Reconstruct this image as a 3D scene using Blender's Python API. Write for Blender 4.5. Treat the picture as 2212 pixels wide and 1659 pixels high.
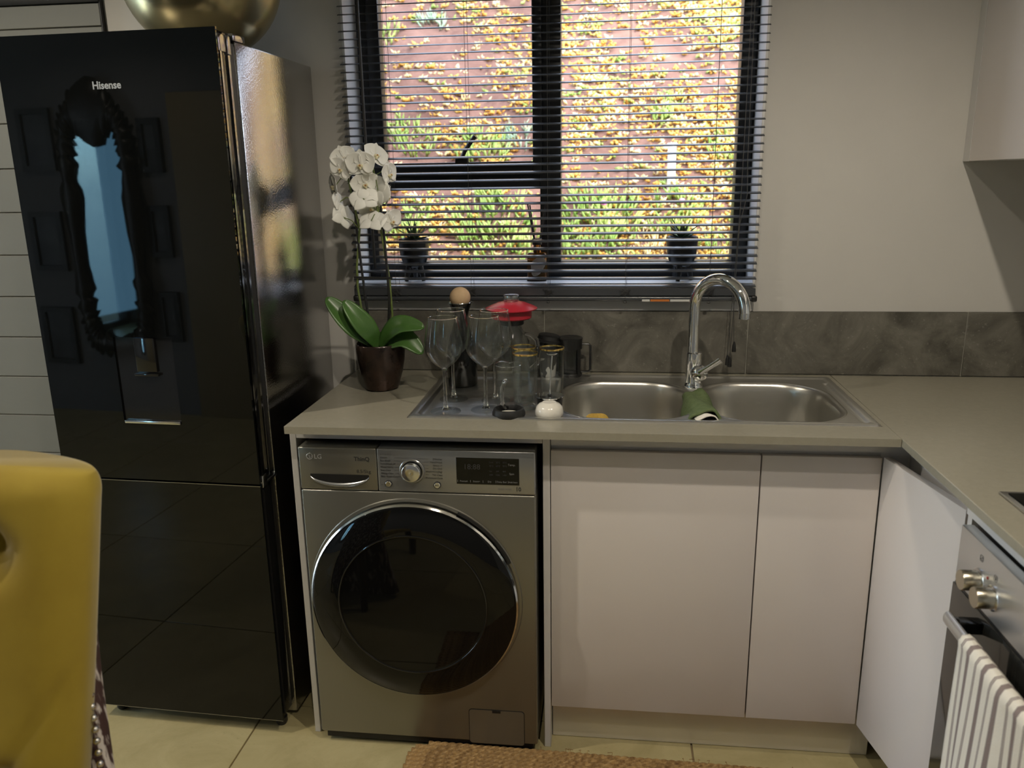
import bpy, bmesh, math, random
from mathutils import Vector, Matrix
PI=math.pi; R=math.radians
random.seed(7)
for o in list(bpy.data.objects): bpy.data.objects.remove(o, do_unlink=True)
S=bpy.context.scene; C=S.collection

# ---------------------------------------------------------------- camera
CAM=Vector((0.7745,-2.3921,1.4848)); YAW,PIT,ROL=R(-6.8587),R(-14.2762),R(-0.9093); FPX=1737.03
fw=Vector((math.sin(YAW)*math.cos(PIT),math.cos(YAW)*math.cos(PIT),math.sin(PIT)))
rt=Vector((math.cos(YAW),-math.sin(YAW),0)); up=rt.cross(fw)
r2=rt*math.cos(ROL)+up*math.sin(ROL); u2=up*math.cos(ROL)-rt*math.sin(ROL)
cd=bpy.data.cameras.new('camera'); cam=bpy.data.objects.new('camera',cd); C.objects.link(cam)
cam.matrix_world=Matrix(((r2.x,u2.x,-fw.x,CAM.x),(r2.y,u2.y,-fw.y,CAM.y),(r2.z,u2.z,-fw.z,CAM.z),(0,0,0,1)))
cd.sensor_width=36; cd.lens=FPX/2212*36; cd.clip_start=.02
cd.dof.use_dof=True; cd.dof.focus_distance=2.05; cd.dof.aperture_fstop=3.4
S.camera=cam
# ---------------------------------------------------------------- world, sun, exposure
S.view_settings.view_transform='Standard'; S.view_settings.look='None'; S.view_settings.gamma=1
S.view_settings.use_curve_mapping=False; S.view_settings.exposure=0.0
try:
    S.cycles.transparent_max_bounces=40; S.cycles.max_bounces=14; S.cycles.transmission_bounces=14; S.cycles.caustics_reflective=False; S.cycles.caustics_refractive=False
except Exception: pass
W=bpy.data.worlds.new('sky'); S.world=W; W.use_nodes=True
nt=W.node_tree; bg=nt.nodes['Background']
sk=nt.nodes.new('ShaderNodeTexSky'); sk.sky_type='NISHITA'; sk.sun_disc=False; sk.sun_elevation=R(48); sk.sun_rotation=R(140)
hs=nt.nodes.new('ShaderNodeHueSaturation'); hs.inputs['Saturation'].default_value=.50; nt.links.new(sk.outputs['Color'],hs.inputs['Color']); nt.links.new(hs.outputs['Color'],bg.inputs['Color']); bg.inputs['Strength'].default_value=1.9
def light(name,kind,loc,energy,col,direc=None,**k):
    d=bpy.data.lights.new(name,kind); d.energy=energy; d.color=col
    for a,b in k.items(): setattr(d,a,b)
    o=bpy.data.objects.new(name,d); C.objects.link(o); o.location=loc
    if direc is not None: o.rotation_euler=Vector(direc).to_track_quat('-Z','Y').to_euler()
    return o
light('sun','SUN',(4,-3,8),4.4,(1.0,.91,.78),(-.50,.42,-.76),angle=R(.6))
# added cool area light at an invented glazed door, for the mirror's blue reflection
light('added_patio_light','AREA',(-4.93,-.85,1.22),46,(.55,.78,1.0),(1,-.12,-.05),shape='RECTANGLE',size=1.4,size_y=2.1)

# ---------------------------------------------------------------- material helpers
MT={}
def P(name,col,rough=.5,metal=0,spec=.5,bump=0,bscale=60,var=0,vscale=6,col2=None,trans=0,coat=0,aniso=0,stretch=None,sheen=0,ior=None,alpha=None,emit=None,rvar=0):
    m=bpy.data.materials.new(name); m.use_nodes=True; n=m.node_tree.nodes; l=m.node_tree.links; b=n['Principled BSDF']
    b.inputs['Base Color'].default_value=(*col,1); b.inputs['Roughness'].default_value=rough; b.inputs['Metallic'].default_value=metal
    b.inputs['Specular IOR Level'].default_value=spec; b.inputs['Transmission Weight'].default_value=trans; b.inputs['Coat Weight'].default_value=coat
    b.inputs['Coat Roughness'].default_value=.05
    if aniso: b.inputs['Anisotropic'].default_value=aniso
    if sheen: b.inputs['Sheen Weight'].default_value=sheen; b.inputs['Sheen Roughness'].default_value=.4
    if ior: b.inputs['IOR'].default_value=ior
    if emit: b.inputs['Emission Color'].default_value=(*emit[0],1); b.inputs['Emission Strength'].default_value=emit[1]
    tc=None
    def coord(s):
        nonlocal tc
        if tc is None:
            tc=n.new('ShaderNodeTexCoord')
        mp=n.new('ShaderNodeMapping'); l.new(tc.outputs['Object'],mp.inputs['Vector'])
        if stretch: mp.inputs['Scale'].default_value=stretch
        return mp.outputs['Vector']
    if var or col2:
        no=n.new('ShaderNodeTexNoise'); no.inputs['Scale'].default_value=vscale; no.inputs['Detail'].default_value=6; no.inputs['Roughness'].default_value=.6
        l.new(coord(1),no.inputs['Vector'])
        cr=n.new('ShaderNodeValToRGB'); l.new(no.outputs['Fac'],cr.inputs['Fac'])
        a=col if col2 else tuple(max(0,c*(1-var)) for c in col); c2=col2 if col2 else tuple(min(1,c*(1+var)) for c in col)
        cr.color_ramp.elements[0].color=(*a,1); cr.color_ramp.elements[1].color=(*c2,1)
        cr.color_ramp.elements[0].position=.32; cr.color_ramp.elements[1].position=.68
        l.new(cr.outputs['Color'],b.inputs['Base Color'])
        if rvar:
            mr=n.new('ShaderNodeMapRange'); mr.inputs['To Min'].default_value=max(0,rough-rvar); mr.inputs['To Max'].default_value=rough+rvar
            l.new(no.outputs['Fac'],mr.inputs['Value']); l.new(mr.outputs['Result'],b.inputs['Roughness'])
    if bump:
        nb=n.new('ShaderNodeTexNoise'); nb.inputs['Scale'].default_value=bscale; nb.inputs['Detail'].default_value=4
        l.new(coord(1),nb.inputs['Vector']); bn=n.new('ShaderNodeBump'); bn.inputs['Strength'].default_value=bump; bn.inputs['Distance'].default_value=.002
        l.new(nb.outputs['Fac'],bn.inputs['Height']); l.new(bn.outputs['Normal'],b.inputs['Normal'])
    MT[name]=m; return m
def thin_glass(name,tint=(.97,.98,.98),ior=1.5,boost=1.0,rough=0.0,base=.026,power=3.6):
    m=bpy.data.materials.new(name); m.use_nodes=True; n=m.node_tree.nodes; l=m.node_tree.links; n.clear()
    o=n.new('ShaderNodeOutputMaterial'); mx=n.new('ShaderNodeMixShader'); t=n.new('ShaderNodeBsdfTransparent'); g=n.new('ShaderNodeBsdfGlossy'); f=n.new('ShaderNodeLayerWeight'); f.inputs['Blend'].default_value=.5; pw_=n.new('ShaderNodeMath'); pw_.operation='POWER'; pw_.inputs[1].default_value=power; ad=n.new('ShaderNodeMath'); ad.operation='MULTIPLY_ADD'; ad.inputs[1].default_value=.9; ad.inputs[2].default_value=base; l.new(f.outputs['Facing'],pw_.inputs[0]); l.new(pw_.outputs[0],ad.inputs[0]); t.inputs['Color'].default_value=(*tint,1); g.inputs['Roughness'].default_value=rough
    mu=n.new('ShaderNodeMath'); mu.operation='MULTIPLY'; mu.inputs[1].default_value=boost; mu.use_clamp=True
    l.new(ad.outputs[0],mu.inputs[0]); l.new(mu.outputs[0],mx.inputs[0]); l.new(t.outputs[0],mx.inputs[1]); l.new(g.outputs[0],mx.inputs[2]); l.new(mx.outputs[0],o.inputs[0])
    MT[name]=m; return m

P('wall_paint',(.57,.555,.525),.55,bump=.05,bscale=220,var=.02)
P('white_paint',(.66,.66,.65),.5,bump=.04,bscale=200)
P('sill_paint',(.80,.80,.80),.35,bump=.03,bscale=120)
P('ceiling_paint',(.62,.60,.56),.7)
P('living_wall',(.20,.205,.22),.6)
P('cladding',(.21,.21,.19),.45,bump=.02,bscale=80)
P('added_door_tan',(.30,.24,.13),.5)
P('grout',(.34,.25,.15),.8,bump=.1,bscale=200)
P('splash_grout',(.36,.35,.30),.8)
def stone(name,a,b,c,rough,s=7,bump=.15):
    m=P(name,a,rough); n=m.node_tree.nodes; l=m.node_tree.links; bs=n['Principled BSDF']
    tc=n.new('ShaderNodeTexCoord'); n1=n.new('ShaderNodeTexNoise'); n1.inputs['Scale'].default_value=s; n1.inputs['Detail'].default_value=9; n1.inputs['Roughness'].default_value=.68; n1.inputs['Distortion'].default_value=.8
    n2=n.new('ShaderNodeTexNoise'); n2.inputs['Scale'].default_value=s*13; n2.inputs['Detail'].default_value=5; n2.inputs['Roughness'].default_value=.7
    r1=n.new('ShaderNodeValToRGB'); e=r1.color_ramp.elements; e[0].position=.30; e[0].color=(*a,1); e[1].position=.72; e[1].color=(*b,1)
    r3=n.new('ShaderNodeValToRGB'); e=r3.color_ramp.elements; e[0].position=.60; e[0].color=(0,0,0,1); e[1].position=.74; e[1].color=(.6,.6,.6,1)
    mx=n.new('ShaderNodeMixRGB'); mx.inputs['Color2'].default_value=(*c,1)
    for q in (n1,n2): l.new(tc.outputs['Object'],q.inputs['Vector'])
    l.new(n1.outputs['Fac'],r1.inputs['Fac']); l.new(n2.outputs['Fac'],r3.inputs['Fac']); l.new(r3.outputs['Color'],mx.inputs['Fac']); l.new(r1.outputs['Color'],mx.inputs['Color1']); l.new(mx.outputs['Color'],bs.inputs['Base Color'])
    bn=n.new('ShaderNodeBump'); bn.inputs['Strength'].default_value=bump; bn.inputs['Distance'].default_value=.002; l.new(n2.outputs['Fac'],bn.inputs['Height']); l.new(bn.outputs['Normal'],bs.inputs['Normal'])
    return m
stone('splash_tile',(.058,.054,.044),(.20,.19,.16),(.34,.33,.29),.42,s=7,bump=.3)
stone('floor_tile',(.40,.335,.165),(.56,.48,.26),(.32,.265,.14),.32,s=5,bump=.06)
stone('quartz',(.292,.274,.214),(.322,.302,.238),(.225,.205,.15),.22,s=60,bump=.02)
P('cab_white',(.70,.655,.635),.22,spec=.5)
P('cab_edge',(.68,.665,.655),.35)
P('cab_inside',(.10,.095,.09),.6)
P('alu_plinth',(.78,.75,.70),.33,metal=.55,bump=.05,bscale=40,stretch=(1,1,40))
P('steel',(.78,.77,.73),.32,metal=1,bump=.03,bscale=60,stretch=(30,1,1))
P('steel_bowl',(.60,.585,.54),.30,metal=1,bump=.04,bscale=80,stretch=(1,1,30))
P('chrome',(.86,.87,.88),.04,metal=1)
P('chrome_soft',(.75,.76,.77),.16,metal=1)
P('fridge_glass',(.003,.0035,.0035),.015,spec=.38)
P('fridge_side',(.46,.455,.45),.10,metal=1,bump=.20,bscale=240)
P('black_plastic',(.012,.012,.012),.35)
P('black_gloss',(.008,.008,.008),.08)
P('black_matt',(.009,.009,.0095),.5)
P('door_edge',(.40,.40,.41),.12,metal=1)
P('logo_silver',(.62,.62,.62),.3,metal=.6)
P('brass',(.48,.41,.23),.27,metal=1,bump=.12,bscale=30,stretch=(1,1,.15))
P('washer_steel',(.245,.235,.20),.30,metal=.75,bump=.03,bscale=60,stretch=(1,1,40))
P('washer_panel',(.33,.335,.335),.24,metal=.7)
P('washer_ring',(.70,.69,.66),.10,metal=1)
P('washer_door',(.004,.004,.004),.03,spec=.32)
P('print_dark',(.03,.03,.03),.5)
P('print_grey',(.16,.16,.16),.5)
P('print_light',(.20,.20,.20),.5)
P('display_glow',(.045,.045,.05),.4)
P('frame_alu',(.022,.025,.028),.38,metal=.2)
P('blind_black',(.045,.049,.056),.27,spec=.7)
P('cord_dark',(.05,.05,.05),.6)
P('sticker_orange',(.55,.17,.03),.5); P('sticker_white',(.6,.6,.58),.5)
P('ceramic_black',(.015,.017,.019),.30,bump=.05,bscale=40)
P('soil',(.05,.035,.025),.9,bump=.6,bscale=200)
P('bronze_glaze',(.014,.011,.010),.25,metal=.45,col2=(.075,.045,.032),vscale=14,bump=.25,bscale=22,rvar=.12)
P('petal',(.86,.86,.82),.45,spec=.3,var=.04,vscale=30)
P('petal_lip',(.78,.72,.48),.5); P('petal_core',(.50,.24,.08),.5)
P('orchid_leaf',(.045,.115,.022),.32,col2=(.085,.19,.045),vscale=9,spec=.5)
P('orchid_stem',(.10,.15,.035),.5,col2=(.16,.20,.06),vscale=20)
P('succulent_pot_leaf',(.07,.15,.06),.45,col2=(.14,.24,.10),vscale=30)
P('cork',(.60,.42,.25),.75,bump=.25,bscale=120,var=.08,vscale=60)
P('red_lid',(.45,.022,.038),.3)
P('gold_rim',(.85,.62,.22),.15,metal=1)
P('white_ceramic',(.78,.75,.68),.15)
P('green_knit',(.085,.125,.045),.9,bump=.8,bscale=350,col2=(.13,.175,.075),vscale=60)
P('white_cloth',(.80,.77,.70),.85,bump=.3,bscale=200)
P('sponge',(.72,.47,.10),.9,bump=.6,bscale=200,var=.15,vscale=60)
P('amber_glass',(.42,.16,.02),.06,trans=.75,ior=1.45)
P('reed',(.03,.022,.018),.7)
P('agate',(.52,.46,.40),.3,col2=(.70,.66,.60),vscale=25)
P('jute',(.15,.078,.026),.9,col2=(.46,.29,.115),vscale=70,bump=.7,bscale=260)
P('velvet',(.27,.185,.010),.8,sheen=.55,col2=(.35,.255,.020),vscale=5,bump=.04,bscale=300)
P('stud',(.62,.60,.56),.25,metal=1)
P('dark_wood',(.03,.018,.012),.4)
P('oven_panel',(.74,.75,.76),.33,metal=.9,bump=.02,bscale=50,stretch=(1,30,1))
P('oven_glass',(.02,.02,.018),.05,spec=.6)
P('knob_metal',(.62,.58,.48),.24,metal=1)
P('red_lamp',(.35,.02,.015),.3)
stone('bank_soil',(.085,.040,.030),(.21,.115,.088),(.30,.20,.15),.95,s=5,bump=1.0)
P('dry_leaf',(.50,.24,.03),.6,col2=(.66,.43,.11),vscale=9)
P('pale_leaf',(.60,.46,.20),.6,col2=(.72,.60,.36),vscale=9)
P('green_leaf',(.15,.28,.035),.5,col2=(.42,.50,.14),vscale=9)
P('silver_leaf',(.20,.32,.20),.5,col2=(.42,.52,.38),vscale=7)
P('pink_flower',(.75,.25,.60),.5)
P('post_white',(.80,.78,.74),.6)
P('picture_dark',(.015,.015,.016),.4); P('picture_art',(.10,.11,.12),.4,col2=(.03,.03,.035),vscale=9)
P('carved_black',(.02,.016,.012),.35,bump=.8,bscale=40)
P('mirror_glass',(.35,.60,.72),.02,metal=1)  # blue base colour paints the cool reflected daylight into the mirror
P('lens_glow',(1,.9,.7),.5,emit=((1,.80,.52),6))
thin_glass('clear_glass',boost=1.0)
thin_glass('window_pane',tint=(.95,.96,.96),boost=.8)
thin_glass('sash_pane',tint=(.80,.81,.82),boost=1.0)
thin_glass('smoke_glass',tint=(.36,.36,.36),boost=1.2)
thin_glass('rim_glass',tint=(.9,.93,.95),boost=1.0,rough=.08,base=.30,power=1.6)  # raised gloss stands in for window light glowing in the glass edges
P('solid_glass',(1,1,1),0,trans=1,ior=1.45)
def hide():
    m=P('hide',(.07,.035,.03),.8); n=m.node_tree.nodes; l=m.node_tree.links; b=n['Principled BSDF']
    tc=n.new('ShaderNodeTexCoord'); mp=n.new('ShaderNodeMapping'); mp.inputs['Scale'].default_value=(70,70,14); no=n.new('ShaderNodeTexNoise'); no.inputs['Scale'].default_value=1.2; no.inputs['Detail'].default_value=5
    r=n.new('ShaderNodeValToRGB'); e=r.color_ramp.elements; e[0].position=.52; e[0].color=(.055,.025,.022,1); e[1].position=.60; e[1].color=(.62,.56,.52,1)
    l.new(tc.outputs['Object'],mp.inputs[0]); l.new(mp.outputs[0],no.inputs['Vector']); l.new(no.outputs['Fac'],r.inputs['Fac']); l.new(r.outputs['Color'],b.inputs['Base Color'])
hide()
def towel_mat():
    m=P('towel',(.78,.74,.66),.95); n=m.node_tree.nodes; l=m.node_tree.links; b=n['Principled BSDF']
    tc=n.new('ShaderNodeTexCoord'); at=n.new('ShaderNodeUVMap'); sp=n.new('ShaderNodeSeparateXYZ'); l.new(at.outputs['UV'],sp.inputs[0])
    md=n.new('ShaderNodeMath'); md.operation='FRACT'; mu=n.new('ShaderNodeMath'); mu.operation='MULTIPLY'; mu.inputs[1].default_value=7.0; l.new(sp.outputs['X'],mu.inputs[0]); l.new(mu.outputs[0],md.inputs[0])
    r=n.new('ShaderNodeValToRGB'); r.color_ramp.interpolation='CONSTANT'; e=r.color_ramp.elements; w=(.78,.74,.66,1); g=(.25,.20,.19,1)
    e[0].position=0; e[0].color=w; e[1].position=.22; e[1].color=g
    for p,c in ((.27,w),(.29,g),(.34,w),(.62,g),(.84,w)):
        q=e.new(p); q.color=c
    l.new(md.outputs[0],r.inputs['Fac']); l.new(r.outputs['Color'],b.inputs['Base Color'])
    nb=n.new('ShaderNodeTexNoise'); nb.inputs['Scale'].default_value=420; l.new(tc.outputs['Object'],nb.inputs['Vector']); bn=n.new('ShaderNodeBump'); bn.inputs['Strength'].default_value=.5; bn.inputs['Distance'].default_value=.002
    l.new(nb.outputs['Fac'],bn.inputs['Height']); l.new(bn.outputs['Normal'],b.inputs['Normal'])
towel_mat()
def cup_mat():
    m=P('cup_print',(.7,.68,.63),.4); n=m.node_tree.nodes; l=m.node_tree.links; b=n['Principled BSDF']
    tc=n.new('ShaderNodeTexCoord'); v=n.new('ShaderNodeTexNoise'); v.inputs['Scale'].default_value=32; v.inputs['Detail'].default_value=1; r=n.new('ShaderNodeValToRGB'); r.color_ramp.interpolation='CONSTANT'
    e=r.color_ramp.elements; e[0].color=(.02,.02,.02,1); e[1].position=.5; e[1].color=(.7,.68,.63,1)
    l.new(tc.outputs['Object'],v.inputs['Vector']); l.new(v.outputs['Fac'],r.inputs['Fac']); l.new(r.outputs['Color'],b.inputs['Base Color'])
cup_mat()

# ---------------------------------------------------------------- geometry helpers
class G:
    def __init__(s): s.v=[]; s.f=[]; s.uv=None
    def add(s,v,f):
        k=len(s.v); s.v+=[tuple(a) for a in v]; s.f+=[tuple(i+k for i in q) for q in f]; return s
    def box(s,x0,x1,y0,y1,z0,z1,bev=0,seg=2):
        if bev:
            bm=bmesh.new(); bmesh.ops.create_cube(bm,size=1)
            for q in bm.verts: q.co=Vector((x0+(q.co.x+.5)*(x1-x0),y0+(q.co.y+.5)*(y1-y0),z0+(q.co.z+.5)*(z1-z0)))
            bmesh.ops.bevel(bm,geom=bm.edges[:],offset=bev,segments=seg,affect='EDGES',profile=.5)
            bm.verts.index_update(); s.add([q.co for q in bm.verts],[[q.index for q in f.verts] for f in bm.faces]); bm.free(); return s
        return s.add([(x0,y0,z0),(x1,y0,z0),(x1,y1,z0),(x0,y1,z0),(x0,y0,z1),(x1,y0,z1),(x1,y1,z1),(x0,y1,z1)],[(0,3,2,1),(4,5,6,7),(0,1,5,4),(1,2,6,5),(2,3,7,6),(3,0,4,7)])
    def lathe(s,prof,n=32,c=(0,0,0),axis='z',shape=None,cap=True):
        v=[];f=[]
        for r,z in prof:
            for i in range(n):
                a=2*PI*i/n; k=shape(a) if shape else 1
                x,y=r*k*math.cos(a),r*k*math.sin(a)
                p=(x,y,z) if axis=='z' else ((x,-z,y) if axis=='y' else (-z,x,y))   # axis y: z grows towards -y ; axis x: z grows towards -x
                v.append((p[0]+c[0],p[1]+c[1],p[2]+c[2]))
        m=len(prof)
        for j in range(m-1):
            for i in range(n):
                a=j*n+i;b=j*n+(i+1)%n; f.append((a,b,b+n,a+n) if axis!='x' else (a,b,b+n,a+n))
        if cap:
            if prof[0][0]>1e-5: f.append(tuple(reversed(range(n))))
            if prof[-1][0]>1e-5: f.append(tuple(range((m-1)*n,m*n)))
        return s.add(v,f)
    def tube(s,pts,r,n=10,closed=False,flat=None):
        pts=[Vector(p) for p in pts]; m=len(pts); rs=r if isinstance(r,(list,tuple)) else [r]*m; v=[];f=[]
        t0=(pts[1]-pts[0]).normalized(); nrm=t0.orthogonal().normalized()
        if flat: 
            q=Vector(flat); nrm=(q-t0*q.dot(t0)).normalized()
        for j,p in enumerate(pts):
            if closed: t=(pts[(j+1)%m]-pts[j-1]).normalized()
            else: t=(pts[min(j+1,m-1)]-pts[max(j-1,0)]).normalized()
            nrm=(nrm-t*nrm.dot(t)).normalized(); b=t.cross(nrm)
            rr=rs[j]; ra,rb=rr if isinstance(rr,(list,tuple)) else (rr,rr)
            for i in range(n):
                a=2*PI*i/n; v.append(p+nrm*ra*math.cos(a)+b*rb*math.sin(a))
        for j in range(m if closed else m-1):
            for i in range(n):
                a=j*n+i;b_=j*n+(i+1)%n;c=((j+1)%m)*n; f.append((a,b_,c+(i+1)%n,c+i))
        if not closed: f.append(tuple(reversed(range(n)))); f.append(tuple(range((m-1)*n,m*n)))
        return s.add(v,f)
    def prism(s,poly,axis,a,b):
        n=len(poly)
        def p(u,w,t): return (t,u,w) if axis=='x' else ((u,t,w) if axis=='y' else (u,w,t))
        return s.add([p(u,w,a) for u,w in poly]+[p(u,w,b) for u,w in poly],[tuple(reversed(range(n))),tuple(range(n,2*n))]+[(i,(i+1)%n,n+(i+1)%n,n+i) for i in range(n)])
    def grid(s,fn,nu,nv,wrap=False):
        v=[fn(i/(nu if wrap else nu-1),j/(nv-1)) for j in range(nv) for i in range(nu)]; f=[]
        for j in range(nv-1):
            for i in range(nu if wrap else nu-1):
                a=j*nu+i;b=j*nu+(i+1)%nu; f.append((a,b,b+nu,a+nu))
        return s.add(v,f)
    def sphere(s,c,r,n=20,m=12):
        rx,ry,rz=r if isinstance(r,(tuple,list)) else (r,r,r)
        v=[(c[0],c[1],c[2]-rz)]; f=[]
        for j in range(1,m):
            t=-PI/2+PI*j/m
            for i in range(n):
                a=2*PI*i/n; v.append((c[0]+rx*math.cos(t)*math.cos(a),c[1]+ry*math.cos(t)*math.sin(a),c[2]+rz*math.sin(t)))
        v.append((c[0],c[1],c[2]+rz)); L=len(v)-1
        for i in range(n):
            f.append((0,1+(i+1)%n,1+i)); k=1+(m-2)*n; f.append((L,k+i,k+(i+1)%n))
        for j in range(m-2):
            for i in range(n): a=1+j*n+i;b=1+j*n+(i+1)%n; f.append((a,b,b+n,a+n))
        return s.add(v,f)
    def move(s,mat,start=0):
        for i in range(start,len(s.v)): s.v[i]=tuple(mat@Vector(s.v[i]))
        return s
def mesh(name,g,m,fix=True,ang=38):
    me=bpy.data.meshes.new(name); me.from_pydata(g.v,[],g.f)
    if fix:
        bm=bmesh.new(); bm.from_mesh(me); bmesh.ops.recalc_face_normals(bm,faces=bm.faces[:]); bm.to_mesh(me); bm.free()
    me.polygons.foreach_set('use_smooth',[True]*len(me.polygons)); me.set_sharp_from_angle(angle=R(ang)); me.materials.append(MT[m]); me.update(); return me
def obj(name,g,m,parent=None,loc=None,rot=None,fix=True,ang=38,label=None):
    me=g if isinstance(g,bpy.types.Mesh) else mesh(name,g,m,fix,ang)
    o=bpy.data.objects.new(name,me); C.objects.link(o)
    if parent: o.parent=parent
    if loc is not None: o.location=loc
    if rot is not None: o.rotation_euler=rot
    if label: o['label']=label
    return o
def tag(o,label,cat,group=None):
    o['label']=label; o['category']=cat
    if group: o['group']=group
    return o
def thing(name,label,cat,loc=(0,0,0),rz=0,group=None):
    o=bpy.data.objects.new(name,None); o.empty_display_size=.05; C.objects.link(o); o.location=loc; o.rotation_euler=(0,0,rz); return tag(o,label,cat,group)
def struct(o): o['kind']='structure'; return o
def dup(root,loc,rz,label,group=None):
    r=root.copy(); C.objects.link(r); r.location=loc; r.rotation_euler=(0,0,rz); r['label']=label
    if group: r['group']=group
    for ch in list(root.children):
        c=ch.copy(); C.objects.link(c); c.parent=r
        for g in list(ch.children):
            d=g.copy(); C.objects.link(d); d.parent=c
    return r
def text_geo(body,size,align='LEFT',ext=.00025,bold=0):
    cu=bpy.data.curves.new('t','FONT'); cu.body=body; cu.size=size; cu.align_x=align; cu.extrude=ext; cu.offset=bold; cu.resolution_u=3
    o=bpy.data.objects.new('t',cu); C.objects.link(o); dg=bpy.context.evaluated_depsgraph_get(); me=bpy.data.meshes.new_from_object(o.evaluated_get(dg))
    g=G().add([v.co[:] for v in me.vertices],[p.vertices[:] for p in me.polygons]); bpy.data.objects.remove(o,do_unlink=True); bpy.data.curves.remove(cu); bpy.data.meshes.remove(me); return g
def text_on(g,body,size,x,y,z,align='LEFT',face='y',bold=0,wide=1):
    t=text_geo(body,size,align,bold=bold)
    if face=='y': t.v=[(x+a*wide,y-c,z+b) for a,b,c in t.v]
    else: t.v=[(x-c,y-a*wide,z+b) for a,b,c in t.v]
    return g.add(t.v,t.f)
def rrect(x0,x1,y0,y1,r,n=6):
    o=[]
    for cx,cy,a0 in ((x1-r,y0+r,-90),(x1-r,y1-r,0),(x0+r,y1-r,90),(x0+r,y0+r,180)):
        for i in range(n+1):
            a=R(a0+90*i/n); o.append((cx+r*math.cos(a),cy+r*math.sin(a)))
    return o

# ================================================================ ROOM SHELL
H=.9134
XL,XR,YB=-5.0,2.03,-3.4; CE=2.6
g=G()
ox0,ox1,oz0,oz1=.015,1.197,1.1014,2.16
g.box(XL-.2,ox0,.004,.22,0,CE); g.box(ox1,XR+.2,.004,.22,0,CE); g.box(ox0,ox1,.004,.22,0,oz0); g.box(ox0,ox1,.004,.22,oz1,CE)
wall=struct(obj('wall_back',g,'wall_paint'))
g=G().box(XR,XR+.2,YB,.004,0,CE); struct(obj('wall_right',g,'wall_paint'))
g=G(); g.box(XL-.2,XL,YB,-1.62,0,CE); g.box(XL-.2,XL,-.08,.004,0,CE); g.box(XL-.2,XL,-1.62,-.08,2.35,CE); struct(obj('wall_left',g,'living_wall'))
g=G().box(XL-.2,XR+.2,YB-.2,YB,0,CE); struct(obj('wall_front',g,'living_wall'))
g=G().box(XL-.2,XR+.2,YB-.2,.22,CE,CE+.15); struct(obj('ceiling',g,'ceiling_paint'))
g=G().box(XL-.2,XR+.2,YB-.2,.22,-.15,-.006); floor=struct(obj('floor',g,'grout'))
# floor tiles
px=.605; tm=None
x=-.193-8*px
tg=mesh('floor_tile',G().box(.002,px-.002,.002,px-.002,-.012,0,bev=.0012,seg=1),'floor_tile')
i=0
while x<XR:
    y=-.43
    for j in range(-5,1):
        yy=y+j*px
        o=obj('floor_tile',tg,None,floor,(x,yy,0),None)
        if x+px>XR or yy+px>.0 : 
            o.data=mesh('floor_tile',G().box(.002,min(px-.002,XR-x),.002,min(px-.002,0-yy),-.012,0,bev=.0012,seg=1),'floor_tile')
        i+=1
    x+=px
# invented patio door frame in the left wall, around the added area light
d=struct(obj('added_door_1',G().box(XL-.12,XL-.04,-1.62,-1.56,0,2.35).box(XL-.12,XL-.04,-.14,-.08,0,2.35).box(XL-.12,XL-.04,-1.56,-.14,2.28,2.35).box(XL-.12,XL-.04,-1.56,-.14,0,.06).box(XL-.12,XL-.04,-.88,-.82,.06,2.28),'frame_alu'))
obj('pane',G().box(XL-.085,XL-.079,-1.56,-.88,.06,2.28),'window_pane',d); obj('pane',G().box(XL-.085,XL-.079,-.82,-.14,.06,2.28),'window_pane',d)
d=struct(obj('added_door_2',G().box(-2.12,-1.25,YB,YB+.03,0,2.02,bev=.003),'added_door_tan')); obj('door_handle',G().tube([(-1.34,YB+.03,1.0),(-1.34,YB+.07,1.0),(-1.44,YB+.075,1.0)],.009,10),'chrome_soft',d)  # invented tan door standing in for the paler passage the fridge glass reflects
# splashback tiles
for a,b in ((0,.588),(.5905,1.1848),(1.1875,1.7895),(1.792,2.03)):
    obj('splashback_tile',G().box(a,b,-.006,.004,H+.002,oz0-.001,bev=.001,seg=1),'splash_tile',wall)
obj('splashback_grout',G().box(0,2.03,-.003,.004,H,oz0-.001),'splash_grout',wall)
# horizontal cladding left of the fridge
z=.0823
k=0
while z<2.0:
    obj('cladding_board',G().box(-2.6,-.703,-.012,.004,z+.001,min(z+.1325-.001,2.0),bev=.002,seg=1),'cladding',wall); z+=.1325
struct(obj('trim_1',G().box(-2.6,-.70,-.018,.004,2.002,2.03,bev=.002).box(-.7025,-.6985,-.013,.004,0,2.6,bev=.001),'black_matt'))
struct(obj('trim_2',G().box(-2.6,-.703,-.01,.004,2.03,2.6),'living_wall'))

# window
g=G().box(ox0,ox1,-.001,.22,oz0,1.184,bev=.003); struct(obj('trim_3',g,'sill_paint'))
g=G(); g.box(ox0-.002,ox0+.004,.003,.13,1.184,oz1); g.box(ox1-.004,ox1+.002,.003,.13,1.184,oz1); g.box(ox0,ox1,.003,.13,oz1-.004,oz1+.002); struct(obj('trim_4',g,'sill_paint'))
win=struct(obj('window_1',G().box(.008,.052,.13,.19,1.184,2.16,bev=.003).box(1.148,1.20,.13,.19,1.184,2.16,bev=.003).box(.052,1.148,.13,.19,1.184,1.236,bev=.003).box(.052,1.148,.13,.19,2.11,2.16,bev=.003),'frame_alu'))
obj('mullion',G().box(.567,.631,.128,.19,1.236,2.11,bev=.003),'frame_alu',win)
obj('transom',G().box(.052,.567,.13,.19,1.456,1.50,bev=.003),'frame_alu',win)
sash=obj('sash',G().box(.052,.09,.118,.165,1.497,2.11,bev=.004).box(.546,.575,.118,.165,1.497,2.11,bev=.004).box(.09,.546,.118,.165,1.497,1.538,bev=.004).box(.09,.546,.118,.165,2.07,2.11,bev=.004),'frame_alu',win)
obj('pane',G().box(.088,.548,.138,.144,1.536,2.072),'sash_pane',sash)
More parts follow.
